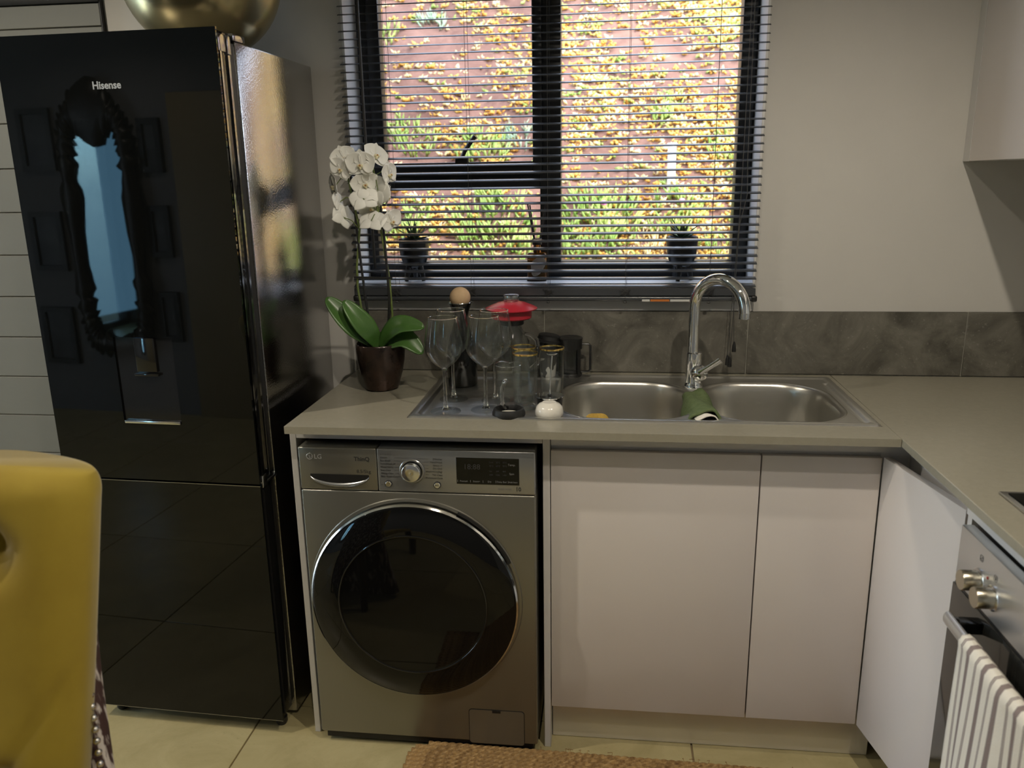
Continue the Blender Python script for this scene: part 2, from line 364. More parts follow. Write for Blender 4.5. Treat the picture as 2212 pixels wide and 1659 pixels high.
obj('pane',G().box(.052,.567,.158,.164,1.236,1.456),'window_pane',win)
obj('pane',G().box(.631,1.148,.158,.164,1.236,2.11),'window_pane',win)
hd=obj('stay_handle',G().tube([(.330,.108,1.548),(.345,.092,1.572),(.377,.088,1.612)],[(.004,.009)]*3,8),'black_plastic',sash)
obj('stay_bracket',G().box(.31,.352,.106,.119,1.53,1.549,bev=.003),'black_plastic',sash)

# exterior bank
def bank_z(x,y):
    t_=min(max(0,y-1.0),2.9); b=.86+1.02*t_-(.10*max(0,t_-2.5)**2)+.06*max(0,y-3.9)
    b+=.05*math.sin(3.1*x+1.3*y)+.035*math.sin(7.3*x-4.1*y)+.02*math.sin(15*x+11*y)
    return b-.03*x
g=G().grid(lambda u,v:(-4+9*u,.3+7.2*v,bank_z(-4+9*u,.3+7.2*v)),120,110); struct(obj('ground_bank',g,'bank_soil',ang=180))
def spindle(g,p,d,L,w,curve=.15):
    d=Vector(d).normalized(); s=d.orthogonal().normalized(); t=d.cross(s); p=Vector(p); upv=Vector((0,0,1))
    m=p+d*L*.45; e=p+d*L+upv*L*curve
    b=len(g.v); g.v+= [tuple(p)]+[tuple(m+s*w*math.cos(a)+t*w*math.sin(a)) for a in (0,2.1,4.2)]+[tuple(e)]
    g.f+= [(b,b+1,b+2),(b,b+2,b+3),(b,b+3,b+1),(b+4,b+2,b+1),(b+4,b+3,b+2),(b+4,b+1,b+3)]
def rdir(up=.5):
    a=random.uniform(0,2*PI); return Vector((math.cos(a),math.sin(a)-.35,random.uniform(.1,1.2)*2*up))
def vnoise(x,y):
    return .5+.25*math.sin(2.3*x+1.1*math.sin(1.9*y)+.7)+.25*math.sin(3.7*y+1.7*math.sin(2.7*x)+2.1)
gc=G(); gm=[]
n=0
while n<12500:
    y=random.uniform(1.0,3.6); x=random.uniform(-1.5,2.8)
    dens=(.95 if x>.50+.10*(y-1) else .30)*(.12+1.2*vnoise(x*2.0,y*2.6)**1.6)
    if random.random()>dens: continue
    n+=1; zz=bank_z(x,y); r=random.random(); mi_=0 if r<.56 else (1 if r<.90 else 2)
    for k in range(random.randint(4,7)):
        a=random.uniform(0,2*PI); q=random.uniform(0,.032); f0=len(gc.f); spindle(gc,(x+q*math.cos(a),y+q*math.sin(a),zz-.005),rdir(.45),random.uniform(.018,.040),random.uniform(.007,.0125)); gm+=[mi_]*(len(gc.f)-f0)
o=obj('groundcover',gc,'dry_leaf',fix=False,ang=180); o.data.materials.append(MT['pale_leaf']); o.data.materials.append(MT['green_leaf']); o.data.polygons.foreach_set('material_index',gm); o['kind']='stuff'; tag(o,'orange and cream dry groundcover spreading over the sunlit bank','groundcover')
# green clumps: x, y, leaf length, count, material, label
def bank_at(pxx,pyy):
    d=fw+r2*((pxx-1106)/FPX)-u2*((pyy-829.5)/FPX); t=1.5/d.y
    for i in range(400):
        p=CAM+d*t
        if p.y>.9 and p.z<bank_z(p.x,p.y): break
        t+=.012
    return p
clumps=[(1075,520,.085,150,'green_leaf',.20,'large bright green succulent clump outside the lower left pane'),
 (1290,490,.085,130,'green_leaf',.20,'large green succulent clump outside, left of the right-hand sill pot'),
 (890,315,.07,50,'green_leaf',.11,'green succulent clump outside, behind the blind above the orchid'),
 (1040,330,.07,55,'green_leaf',.12,'green succulent clump outside beside the window stay handle'),
 (1120,310,.06,30,'silver_leaf',.08,'small green clump outside, left of the mullion above the transom'),
 (935,60,.06,32,'silver_leaf',.07,'small blue-green clump outside near the top of the left pane'),
 (835,95,.06,26,'green_leaf',.07,'small green clump outside at the top left pane edge'),
 (1455,480,.075,55,'green_leaf',.11,'pale green succulent clump outside behind the right-hand sill pot'),
 (880,500,.07,45,'green_leaf',.10,'green succulent clump outside behind the left-hand sill pot'),
 (1400,545,.06,26,'pale_leaf',.06,'small pale clump outside just above the bottom rail of the right pane'),
 (1440,255,.065,30,'green_leaf',.07,'yellow-green clump outside in the middle of the right pane'),
 (1570,330,.065,34,'green_leaf',.08,'green clump outside by the right-hand window frame'),
 (1555,545,.06,26,'green_leaf',.06,'small green clump outside in the lower right pane corner'),
 (1240,540,.07,36,'green_leaf',.09,'low green clump outside against the mullion')]
for (cx,cy,L,cnt,m,sp,lab) in clumps:
    p=bank_at(cx,cy); g=G()
    for k in range(cnt):
        a=random.uniform(0,2*PI); q=sp*math.sqrt(random.random()); dx,dy=q*math.cos(a),q*math.sin(a)*.8
        zz=bank_z(p.x+dx,p.y+dy)-p.z
        spindle(g,(dx,dy,zz),(math.cos(a)*.5+random.uniform(-.4,.4),math.sin(a)*.4-.2+random.uniform(-.4,.4),random.uniform(.5,1.3)),L*random.uniform(.7,1.25),L*.10,.25)
        if random.random()<.6: spindle(g,(dx,dy,zz+L*.4),(random.uniform(-1,1),random.uniform(-1,.6),.7),L*.7,L*.09,.2)
    r=thing('succulent_clump',lab,'plant',p,0,'green clumps growing on the bank outside'); obj('leaves',g,m,r,fix=False,ang=180)
    if cx in (1455,1290): obj('flower',G().sphere((.03,-.06,L*1.3),(.014,.014,.012),8,6),'pink_flower',r)
p=bank_at(1449,405); r=thing('marker_post','short white post standing on the bank outside the right pane','post',(p.x,p.y,p.z-.05)); obj('shaft',G().box(-.018,.018,-.018,.018,0,.24,bev=.003),'post_white',r); obj('cap',G().box(-.022,.022,-.022,.022,.24,.252,bev=.003),'post_white',r)

# ================================================================ DOWNLIGHTS
def downlight(x,y,e,lab,col=(1,.895,.735),ang=150):
    r=thing('downlight',lab,'downlight',(x,y,CE),0,'ceiling downlights')
    obj('trim_ring',G().lathe([(.030,-.001),(.045,-.001),(.046,-.006),(.032,-.009),(.030,-.001)],28,cap=False),'sill_paint',r)
    obj('lens',G().lathe([(.029,-.002),(.029,-.004)],24),'lens_glow',r)
    l=light('downlight_lamp','SPOT',(0,0,-.03),e,col,(0,0,-1),spot_size=R(ang),spot_blend=.5,shadow_soft_size=.022); l.parent=r
downlight(1.27,-1.55,54,'ceiling downlight over the right-hand worktop')
downlight(-1.05,-1.20,62,'ceiling downlight left of the fridge')
downlight(.62,-1.95,27,'added ceiling downlight in the middle of the kitchen')  # unseen lamp added as front light for the cabinet doors
downlight(-2.4,-2.5,40,'added ceiling downlight before the ornate mirror')  # unseen lamp added to brighten the wall that the fridge reflects

# ================================================================ VENETIAN BLIND
bl=thing('venetian_blind','black aluminium venetian blind with open slats over the window','blind',(.0,-.03,1.134))
bx0,bx1=.017,1.195
def slat(u,v):
    a=(u-.5)*.025; return (bx0+(bx1-bx0)*v,a,.0022*(1-(2*u-1)**2))
def slat_geo():
    g=G(); n=7
    top=[((i/(n-1)-.5)*.025,.0022*(1-(2*i/(n-1)-1)**2)) for i in range(n)]
    poly=top+[(a,b-.0009) for a,b in reversed(top)]
    g.prism([(a,b) for a,b in poly],'x',bx0,bx1); return g
sm=mesh('slat',slat_geo(),'blind_black',ang=60)
zt=1.180-1.134; zs=[]
for k in range(45):
    z=zt+k*.02165; zs.append(z)
    o=obj('slat',sm,None,bl,(0,random.uniform(-.0008,.0008),z),(R(random.uniform(12.5,14.5)),R(random.uniform(-.05,.05)),0))
obj('bottom_rail',G().box(bx0-.001,bx1+.002,-.013,.013,.002,.016,bev=.005,seg=3).box(bx0,bx1,-.0125,.0125,.018,.040,bev=.001,seg=1),'blind_black',bl)
obj('rail_end_cap',G().box(bx1-.012,bx1+.006,-.0145,.0145,0,.018,bev=.005,seg=3),'black_plastic',bl)
obj('rail_end_cap',G().box(bx0-.005,bx0+.012,-.0145,.0145,0,.018,bev=.005,seg=3),'black_plastic',bl)
obj('headrail',G().box(bx0,bx1,-.02,.02,zs[-1]+.02,zs[-1]+.05,bev=.002),'blind_black',bl)
obj('rail_sticker',G().box(.90,.954,-.0142,-.0128,.0015,.0075),'sticker_orange',bl); obj('rail_sticker',G().box(.876,.898,-.0142,-.0128,.0015,.0075),'sticker_white',bl); obj('rail_sticker',G().box(.956,1.03,-.0142,-.0128,.0015,.0075),'sticker_white',bl)
for lx in (.147,.375,.603,.827,1.065):
    g=G(); g.tube([(lx,-.0135,.01),(lx,-.0135,zs[-1]+.02)],.0006,5); g.tube([(lx+.004,.0135,.01),(lx+.004,.0135,zs[-1]+.02)],.0006,5)
    pts=[(lx+.02*math.sin(1.7*k+lx*9)*random.uniform(.5,1),-.0150-.002*math.sin(k*2.2),.028+.011*math.cos(2.3*k+lx*5)) for k in range(26)]
    g.tube(pts,.00055,4); g.lathe([(.004,0),(.006,.002),(.004,.005)],10,(lx,-.014,-.003))
    obj('ladder_cord',g,'cord_dark',bl)
obj('tilt_wand',G().tube([(.082,-.028,zs[-1]+.02),(.083,-.028,.50),(.090,-.026,.10)],.0042,8),'black_plastic',bl)
g=G(); tx=1.136
g.tube([(tx+.006,-.017,zs[-1]+.02),(tx+.004,-.018,.33),(tx,-.020,.0),(tx-.003,-.016,-.16)],.0009,5); g.tube([(tx+.012,-.017,zs[-1]+.02),(tx+.016,-.018,.40),(tx+.020,-.02,.30),(tx+.004,-.02,.22),(tx-.001,-.021,.0),(tx+.006,-.014,-.12)],.0009,5); g.tube([(tx+.004,-.018,.28),(tx-.006,-.020,0),(tx-.010,-.014,-.16)],.0009,5)
obj('pull_cord',g,'cord_dark',bl)
for dx,dz in ((-.003,-.19),(-.010,-.185),(.007,-.145)):
    obj('cord_tassel',G().lathe([(.0022,.03),(.005,.018),(.0062,.004),(.0062,0),(0,0)],10,(tx+dx,-.014,dz)),'black_plastic',bl)

# ================================================================ WORKTOPS, CABINETS
D,L=.6086,1.4276
wt=thing('worktop','grey-beige speckled quartz worktop holding the double sink','worktop',(0,0,0))
sx0,sx1,sy0,sy1=.2825,1.4165,-.5165,-.0405
g=G(); zc0=H-.0185
for a in ((.002,sx0+.02,-D,-.006),(sx1-.012,L,-D,-.006),(sx0+.02,sx1-.012,-D,sy0+.012),(sx0+.02,sx1-.012,sy1-.012,-.006)): g.box(*a,zc0,H)
obj('slab',g,'quartz',wt)
wt2=thing('worktop','grey-beige quartz worktop beside the oven, meeting the sink run','worktop',(0,0,0))
obj('slab',G().box(L+.0012,XR-.001,-1.49,-.006,zc0,H,bev=.0012,seg=1).box(L+.0012,XR-.001,-2.0,-1.491,zc0,H,bev=.0012,seg=1),'quartz',wt2)
# washer housing
wh=thing('washer_housing','white open cabinet framing the washing machine','cabinet',(0,0,0))
obj('side_panel',G().box(-.017,-.001,-.535,-.02,0,zc0-.001,bev=.001,seg=1),'cab_edge',wh)
obj('side_panel',G().box(.624,.6415,-.535,-.02,0,zc0-.001,bev=.001,seg=1),'cab_edge',wh)
obj('top_rail',G().box(-.0005,.6235,-.535,-.46,.860,zc0-.001,bev=.001,seg=1),'cab_edge',wh)
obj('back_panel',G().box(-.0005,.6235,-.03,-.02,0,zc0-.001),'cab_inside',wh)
# sink cabinet
sc=thing('sink_cabinet','gloss off-white sink cabinet with two plain doors','cabinet',(0,0,0))
obj('carcass',G().box(.643,.66,-.515,-.02,.127,.735).box(1.40,1.418,-.515,-.02,.127,.735).box(.66,1.40,-.515,-.02,.127,.145).box(.66,1.40,-.03,-.02,.145,.735).box(1.13,1.155,-.514,-.49,.145,.70),'cab_inside',sc)
obj('rail',G().box(.643,1.475,-.512,-.50,.735,zc0-.001).box(.643,1.475,-.520,-.512,.852,zc0-.001),'cab_edge',sc)
obj('door',G().box(.6435,1.1425,-.535,-.517,.127,.843,bev=.0015,seg=2),'cab_white',sc)
obj('door',G().box(1.1455,1.4165,-.535,-.517,.127,.843,bev=.0015,seg=2),'cab_white',sc)
pl=tag(obj('kickboard',G().box(.643,1.47,-.487,-.472,.001,.126,bev=.001,seg=1),'alu_plinth'),'brushed metal kickboard under the sink cabinet doors','kickboard')
# corner cabinet of the right run
cc=thing('corner_cabinet','white corner cabinet with its tall door standing ajar','cabinet',(0,0,0))
A=Vector((1.4185,-.5365,0)); B=Vector((1.476,-.842,0)); dv=(B-A).normalized(); nv=Vector((dv.y,-dv.x,0))
if nv.x>0: nv=-nv
ln=(B-A).length
dg=G().box(0,ln,0,.018,.127,.846,bev=.0015,seg=2)
ang=math.atan2(dv.y,dv.x)
obj('door',dg,'cab_white',cc,(A.x,A.y,0),(0,0,ang))
obj('carcass',G().box(1.50,1.518,-.86,-.842,.127,zc0-.002).box(1.50,2.02,-.86,-.842,.127,zc0-.002).box(1.505,2.02,-.84,-.515,.127,.145),'cab_inside',cc)
obj('rail',G().box(1.488,1.50,-.861,-.522,.852,zc0-.001),'cab_edge',cc)
obj('corner_post',G().box(1.42,1.486,-.514,-.499,.127,.851).box(1.486,1.50,-.84,-.499,.127,.851),'cab_edge',cc)
obj('hinge',G().box(1.478,1.5,-.858,-.848,.80,.835,bev=.002),'chrome_soft',cc)
oh=thing('oven_housing','white cabinet housing the built-in oven','cabinet',(0,0,0))
obj('rail',G().box(1.468,1.486,-1.60,-.8635,.8485,zc0-.001),'cab_edge',oh)
obj('side_panel',G().box(1.47,2.0,-.884,-.866,.10,zc0-.002),'cab_edge',oh); obj('side_panel',G().box(1.47,2.0,-1.53,-1.512,.10,zc0-.002),'cab_edge',oh)
obj('base_panel',G().box(1.46,2.0,-1.512,-.884,.10,.27),'cab_edge',oh)
tag(obj('kickboard',G().box(1.53,1.545,-1.7,-.50,.001,.10),'alu_plinth'),'brushed metal kickboard below the oven','kickboard')
# upper cabinet
uc=thing('wall_cabinet','white wall cabinet at the top right corner','cabinet',(0,0,0))
obj('carcass',G().box(1.752,XR-.001,-.034,.002,1.513,2.42).box(1.752,XR-.001,-1.4,-.034,1.513,1.532).box(1.752,XR-.001,-1.4,-.034,2.40,2.42).box(XR-.02,XR-.001,-1.4,-.034,1.532,2.40).box(1.752,XR-.02,-1.4,-1.38,1.532,2.40),'cab_edge',uc)
obj('end_strip',G().box(1.731,1.752,-.034,.003,1.513,2.42),'cab_edge',uc)
obj('door',G().box(1.731,1.751,-.60,-.0365,1.513,2.42,bev=.001,seg=1),'cab_white',uc); obj('door',G().box(1.731,1.751,-1.2,-.603,1.513,2.42,bev=.001,seg=1),'cab_white',uc)

# ================================================================ SINK
sk_=thing('double_sink','stainless double-bowl inset sink with ribbed drainer','sink',(0,0,H))
def rr_sdf(x,y,cx,cy,hx,hy,r):
    qx=abs(x-cx)-hx+r; qy=abs(y-cy)-hy+r
    return math.hypot(max(qx,0),max(qy,0))+min(max(qx,qy),0)-r
def ss(a,b,t):
    t=max(0,min(1,(t-a)/(b-a))); return t*t*(3-2*t)
B1=(.828,-.305,.171,.190,.125); B2=(1.197,-.305,.166,.190,.125); DRN=(.475,-.285,.172,.205,.02)
def sink_z(x,y):
    e=rr_sdf(x,y,(sx0+sx1)/2,(sy0+sy1)/2,(sx1-sx0)/2,(sy1-sy0)/2,.012)
    z=.004*ss(0,-.006,e)-.0035*ss(-.016,-.026,e)
    b1=rr_sdf(x,y,*B1); b2=rr_sdf(x,y,*B2); b=min(b1,b2)
    dr=rr_sdf(x,y,*DRN)
    z-=.006*ss(0,-.010,dr)
    if dr<-.02:
        w=ss(-.02,-.035,dr); z+=w*.0022*(.5+.5*math.cos((y)*2*PI/.0145))-w*.001
    z-=.003*ss(.006,.001,b)
    # side groove on the right
    gr=rr_sdf(x,y,1.387,-.300,.006,.19,.005); z-=.004*ss(.004,-.004,gr)
    return z,b1,b2,dr
nx,ny=380,160
xs=[sx0+(sx1-sx0)*i/(nx-1) for i in range(nx)]; ys=[sy0+(sy1-sy0)*j/(ny-1) for j in range(ny)]
vz=[];cl=[]
for yv in ys:
    for xv in xs:
        z,b1,b2,dr=sink_z(xv,yv); vz.append((xv,yv,z)); cl.append(1 if b1<-.002 else (2 if b2<-.002 else (3 if dr<.001 else 0)))
parts={0:[],1:[],2:[],3:[]}
for j in range(ny-1):
    for i in range(nx-1):
        a=j*nx+i; q=(a,a+1,a+1+nx,a+nx); c=[cl[t] for t in q]; k=c[0] if all(t==c[0] for t in c) else (0 if 3 in c else 9)
        if k in (0,3): parts[k].append(q)
def sub(fs,extra=None):
    mp={};g=G()
    for f in fs:
        for t in f:
            if t not in mp: mp[t]=len(g.v); g.v.append(vz[t])
        g.f.append(tuple(mp[t] for t in f))
    return g
def loft(b):
    cx,cy,hx,hy,r=b; g=G(); rings=[(-.010,.0004),(-.0095,.0012),(-.005,.0014),(-.001,.0004),(.003,-.003),(.006,-.009),(.0085,-.022),(.012,-.06),(.017,-.105),(.023,-.132),(.034,-.150),(.052,-.162),(.08,-.168),(.115,-.170),(.155,-.1725)]
    N=0
    for t,z in rings:
        rr_=max(.004,r-t); pr_=rrect(cx-hx+t,cx+hx-t,cy-hy+t,cy+hy-t,min(rr_,hx-t-.0005,hy-t-.0005),14); N=len(pr_); g.v+=[(a,b_,z) for a,b_ in pr_]
    for k in range(len(rings)-1):
        for i in range(N): g.f.append((k*N+i,k*N+(i+1)%N,(k+1)*N+(i+1)%N,(k+1)*N+i))
    g.f.append(tuple(range((len(rings)-1)*N,len(rings)*N))); return g
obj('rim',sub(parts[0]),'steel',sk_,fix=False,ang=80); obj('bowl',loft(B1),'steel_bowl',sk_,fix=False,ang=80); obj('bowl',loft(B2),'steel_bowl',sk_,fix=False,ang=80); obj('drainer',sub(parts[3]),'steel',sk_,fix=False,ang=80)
for b in (B1,B2): obj('waste_strainer',G().lathe([(.045,-.1735),(.045,-.171),(.036,-.170),(.034,-.175),(.010,-.1755),(.008,-.169),(0,-.169)],24,(b[0],b[1],0)),'chrome_soft',sk_)
ZD=H-.004   # drainer level
ZR=H+.001
# faucet
fa=thing('mixer_tap','chrome swan-neck mixer tap between the sink bowls','tap',(1.017,-.169,H))
obj('base',G().lathe([(.027,0),(.027,.008),(.0245,.012),(.0235,.016),(.0225,.066),(.0225,.070),(.022,.098),(.019,.1005),(0,.1005)],32),'chrome',fa)
rc=.080; ex,ey=.72,-.695; q=[(0,.095),(0,.15),(0,.20),(0,.2286)]+[(rc+rc*math.cos(PI-PI*k/18),.2286+rc*math.sin(PI-PI*k/18)) for k in range(1,19)]+[(2*rc,.216)]
pts=[(-.004+ex*a,ey*a,c) for a,c in q]
obj('spout',G().tube(pts,.0152,24),'chrome',fa)
obj('aerator',G().lathe([(.0140,.212),(.0156,.213),(.0156,.228),(.0150,.2285)],24,(-.004+ex*2*rc,ey*2*rc,0)),'chrome_soft',fa)
lv=obj('lever_hub',G().sphere((.014,-.022,.046),(.024,.018,.024),24,14),'chrome',fa)
obj('lever',G().tube([(.012,-.034,.050),(.035,-.042,.066),(.066,-.048,.088)],[(.014,.008),(.010,.005),(.0125,.003)],14,flat=(0,-.6,.8)),'chrome',lv)

# ================================================================ FRIDGE
fr=thing('fridge_freezer','tall black glass-fronted fridge freezer with a grey side','fridge',(-.097,-.558,0),R(-2.5))
FW=-.555
obj('cabinet',G().box(FW,-.0005,.088,.535,.012,1.806,bev=.004),'fridge_side',fr)
ud=obj('fridge_door',G().box(FW,-.003,.007,.068,.742,1.820,bev=.004),'black_gloss',fr)
# glass front with dispenser recess: strips round the opening
rx0,rx1,rz0,rz1=-.356,-.196,.898,1.118
obj('glass_front',G().box(FW,0,0,.0065,rz1,1.824).box(FW,0,0,.0065,.741,rz0).box(FW,rx0,0,.0065,rz0,rz1).box(rx1,0,0,.0065,rz0,rz1),'fridge_glass',ud)
obj('dispenser_recess',G().box(rx0,rx1,.0045,.006,rz0,rz1),'black_gloss',ud)
obj('dispenser_tray',G().box(rx0+.004,rx1-.002,-.004,.004,rz0-.004,rz0+.004,bev=.0015),'chrome_soft',ud)
obj('dispenser_lever',G().box(-.30,-.245,-.001,.004,1.03,rz1-.002,bev=.001).box(-.305,-.24,-.006,.002,1.020,1.026,bev=.001),'black_gloss',ud)
g=G(); text_on(g,'Hisense',.0235,-.318,-.0004,1.702,bold=.0006,wide=.98); obj('logo',g,'logo_silver',ud)
obj('door_edge',G().box(-.0035,0.0005,.012,.019,.76,1.775),'door_edge',ud); obj('door_gasket',G().box(FW+.01,-.006,.068,.088,.75,1.80),'black_matt',ud)
obj('edge_cap',G().box(-.010,.0015,.006,.040,1.775,1.812,bev=.001).box(-.010,.0015,.046,.064,1.772,1.812,bev=.001),'door_edge',ud)
obj('edge_strip',G().box(-.0035,.0006,.047,.055,.76,1.77),'door_edge',ud)
ld=obj('freezer_door',G().box(FW,-.003,.007,.068,.048,.732,bev=.004),'black_gloss',fr)
obj('glass_front',G().box(FW,0,0,.0065,.046,.7345),'fridge_glass',ld); obj('door_edge',G().box(-.0035,.0005,.012,.018,.06,.72),'black_plastic',ld); obj('door_gasket',G().box(FW+.01,-.006,.068,.088,.06,.73),'black_matt',ld)
obj('edge_highlight',G().box(FW,0,-.0006,.001,.7345,.7362).box(FW,0,-.0006,.001,.0445,.046),'door_edge',ld)
obj('hinge_cover',G().box(-.045,.002,.075,.135,1.806,1.822,bev=.003),'door_edge',fr)
obj('hinge_bracket',G().box(-.03,.004,.02,.088,.734,.741,bev=.001).box(-.006,.004,.01,.035,.728,.760,bev=.002),'chrome_soft',fr)
for fx,fy in ((-.03,.05),(FW+.03,.05),(-.03,.47),(FW+.03,.47)): obj('foot',G().lathe([(.013,0),(.016,.006),(.016,.022),(.008,.024),(.008,.052)],16,(fx,fy,0)),'black_plastic',fr)
obj('kick_plate',G().box(FW+.01,-.01,.10,.12,.012,.05),'black_matt',fr)

# brass vase on top
bv=thing('brass_vase','large round brass vase standing on top of the fridge','vase',(-.275,-.235,1.8062))
prof=[(0,.004),(.05,.0)]+[(.2*math.cos(R(a)),.2+.2*math.sin(R(a))*1.0) for a in range(-72,70,6)]+[(.075,.39),(.08,.405),(.072,.402),(.062,.385)]+[(.196*math.cos(R(a)),.2+.196*math.sin(R(a))) for a in range(68,-90,-8)]
obj('body',G().lathe(prof,64,cap=False),'brass',bv)

# ================================================================ WASHING MACHINE
wm=thing('washing_machine','steel-grey front-loading washing machine with a round black door','washing machine',(0,0,0))
wx0,wx1,wy=.018,.609,-.575
obj('body',G().box(wx0,wx1,wy,-.05,.035,.7388,bev=.005,seg=3).box(wx0+.002,wx1-.002,wy+.03,-.05,.70,.849,bev=.006),'washer_steel',wm)
cp=obj('control_panel',G().box(.2182,wx1,wy,wy+.06,.7398,.851,bev=.004,seg=3),'washer_panel',wm)
dw=obj('detergent_drawer',None if False else G().box(wx0,.2175,wy,wy+.06,.7398,.851,bev=.004,seg=3),'washer_steel',wm)
# recessed handle of the drawer
def scoop(u,v):
    xx=.044+.153*u; s=math.sin(PI*min(1,max(0,u)))**.6; top=.7815; bot=top-.027*s-.004
    zz=bot+(top-bot)*v; return (xx,wy-.0007+.010*math.sin(PI*v)*s*(1 if v>.5 else .5),zz)
obj('handle_recess',G().grid(lambda u,v:(.046+.150*u,wy-.0009,.7815-(.006+.018*math.sin(PI*u)**.7)*(1-v)),24,3),'black_plastic',dw,fix=False)
def lip(u,v):
    s=math.sin(PI*u)**.55; z0=.7815-(.006+.018*s); a=PI*v
    return (.046+.150*u,wy-.0006-.0045*math.sin(a)*(.3+.7*s),z0-.0115*v*(.4+.6*s)+.001)
obj('handle_lip',G().grid(lip,28,8),'washer_panel',dw,fix=False,ang=180)
g=G(); text_on(g,'LG',.0165,.0585,wy-.0006,.8215,bold=.0002); lx_,lz_=.0475,.8272
g.tube([(lx_+.0074*math.cos(a),wy-.001,lz_+.0074*math.sin(a)) for a in [R(x) for x in range(80,410,12)]],.0009,6); g.box(lx_-.0008,lx_+.0004,wy-.0018,wy-.0004,lz_-.0033,lz_+.0033).box(lx_-.0008,lx_+.0034,wy-.0018,wy-.0004,lz_-.0042,lz_-.0031).lathe([(.0009,0),(.0009,.0015)],8,(lx_-.0034,wy,lz_+.003),axis='y'); g.tube([(lx_+.0034,wy-.001,lz_),(lx_+.007,wy-.001,lz_)],.0006,5); g.tube([(lx_,wy-.001,lz_+.0074),(lx_,wy-.001,lz_+.0098),(lx_+.005,wy-.001,lz_+.0068)],.0006,5)
obj('logo',g,'logo_silver',dw)
g=G(); text_on(g,'ThinQ',.0150,.2000,wy-.0004,.8180,'RIGHT',bold=.0003); obj('lettering',g,'print_dark',dw); g=G(); text_on(g,'8.5/5kg',.0125,.2015,wy-.0004,.7865,'RIGHT'); obj('lettering',g,'print_dark',dw)
dxc,dzc=.306,.7955
di=obj('programme_dial',G().lathe([(.0235,0),(.0235,.016),(.0225,.018),(.0215,.0185),(0,.0165)],48,(dxc,wy,dzc),axis='y'),'chrome_soft',cp)
obj('dial_ring',G().lathe([(.0315,0),(.0315,.003),(.030,.0045),(.0265,.0045),(.0245,.001)],48,(dxc,wy,dzc),axis='y',cap=False),'washer_panel',cp); obj('dial_gap',G().lathe([(.0262,0),(.0262,.0016)],40,(dxc,wy,dzc),axis='y'),'black_plastic',cp)
for bx,sym in ((.245,'p'),(.3675,'s')):
    b=obj('push_button',G().lathe([(.0075,0),(.0075,.003),(.0065,.0042),(0,.0042)],28,(bx,wy,.7605),axis='y'),'chrome_soft',cp); obj('button_ring',G().lathe([(.0092,0),(.0092,.0012),(.0078,.0012)],28,(bx,wy,.7605),axis='y'),'print_dark',cp)
    if sym=='p': g=G().tube([(bx+.0030*math.cos(R(a)),wy-.0044,.7605+.0030*math.sin(R(a))) for a in range(120,421,20)],.0004,4).box(bx-.0004,bx+.0004,wy-.0047,wy-.0042,.7610,.7645)
    else: g=G().prism([(bx-.004,.7575),(bx-.0005,.7605),(bx-.004,.7635)],'y',wy-.0047,wy-.0042).box(bx+.0008,bx+.0016,wy-.0047,wy-.0042,.758,.763).box(bx+.0026,bx+.0034,wy-.0047,wy-.0042,.758,.763)
    obj('symbol',g,'print_dark',b)
g=G()
Ls=['Cotton','Eco 40-60','TurboWash 59','Mixed Fabric','Easy Care','Allergy Care','Baby Steam Care']; Rs=['Delicates','Hand/Wool','Speed 14','Dry Only','Wash+Dry(5kg)','Tub Clean','Download Cycle']
for k,t in enumerate(Ls): text_on(g,t,.0062,.2265,wy-.0003,.8265-.0082*k)
obj('programme_lettering',g,'print_dark',cp); g=G()
for k,t in enumerate(Rs): text_on(g,t,.0062,.3815,wy-.0003,.8255-.0082*k,'RIGHT')
obj('programme_lettering',g,'print_dark',cp); g=G()
for k in range(7):
    zz=.8283-.0082*k; q=math.sqrt(max(0,.033**2-(zz-dzc)**2)); g.box(.262+(.006 if k in(2,6) else 0),dxc-q-.001,wy-.0004,wy-.0001,zz,zz+.0005)
    zz=.8273-.0082*k; g.box(dxc+q+.001,.381-.034-(.004 if k in (4,6) else 0),wy-.0004,wy-.0001,zz,zz+.0005) if dxc+q+.001<.343 else None
obj('programme_lines',g,'print_dark',cp); g=G(); text_on(g,'10',.014,.5745,wy-.0003,.7505,'RIGHT',bold=.0004); obj('lettering',g,'print_dark',cp); g=G(); text_on(g,'DIRECT DRIVE',.0052,.551,wy-.0003,.7525,'RIGHT'); obj('lettering',g,'print_grey',cp); g=G(); text_on(g,'STEAM WASH',.0045,.2265,wy-.0003,.8345); obj('lettering',g,'print_grey',cp); g=G(); g.tube([(.2265,wy-.0004,.7595),(.2265,wy-.0004,.7545),(.2345,wy-.0004,.7545),(.2345,wy-.0004,.7595),(.2265,wy-.0004,.7595)],.0003,4); g.box(.225,.2375,wy-.0004,wy-.0001,.7495,.7503)
obj('symbol',g,'print_grey',cp)
sc_=obj('display_screen',G().box(.4160,.5700,wy-.0012,wy+.002,.7655,.8335,bev=.0006,seg=1),'fridge_glass',cp)
g=G(); ys_=wy-.0016
text_on(g,'18:88',.019,.4335,ys_,.8045); obj('display_digits',g,'display_glow',sc_); g=G()
for k,t in enumerate(('Cold','20°C','30°C')): text_on(g,t,.0052,.497+.0165*k,ys_,.8215)
for k,t in enumerate(('40°C','60°C','95°C')): text_on(g,t,.0052,.497+.0165*k,ys_,.8125)
for k,t in enumerate(('No','400','800')): text_on(g,t,.0052,.497+.0165*k,ys_,.799)
for k,t in enumerate(('1000','1200','1400')): text_on(g,t,.0052,.496+.0165*k,ys_,.7895)
obj('display_options',g,'display_glow',sc_)
g=G()
for t,xx in (('Prewash',.434),('Steam+',.4655),('Dry',.4975),('Delay End',.527),('Add Item',.555)): text_on(g,t,.0058,xx,ys_,.7715,'CENTER')
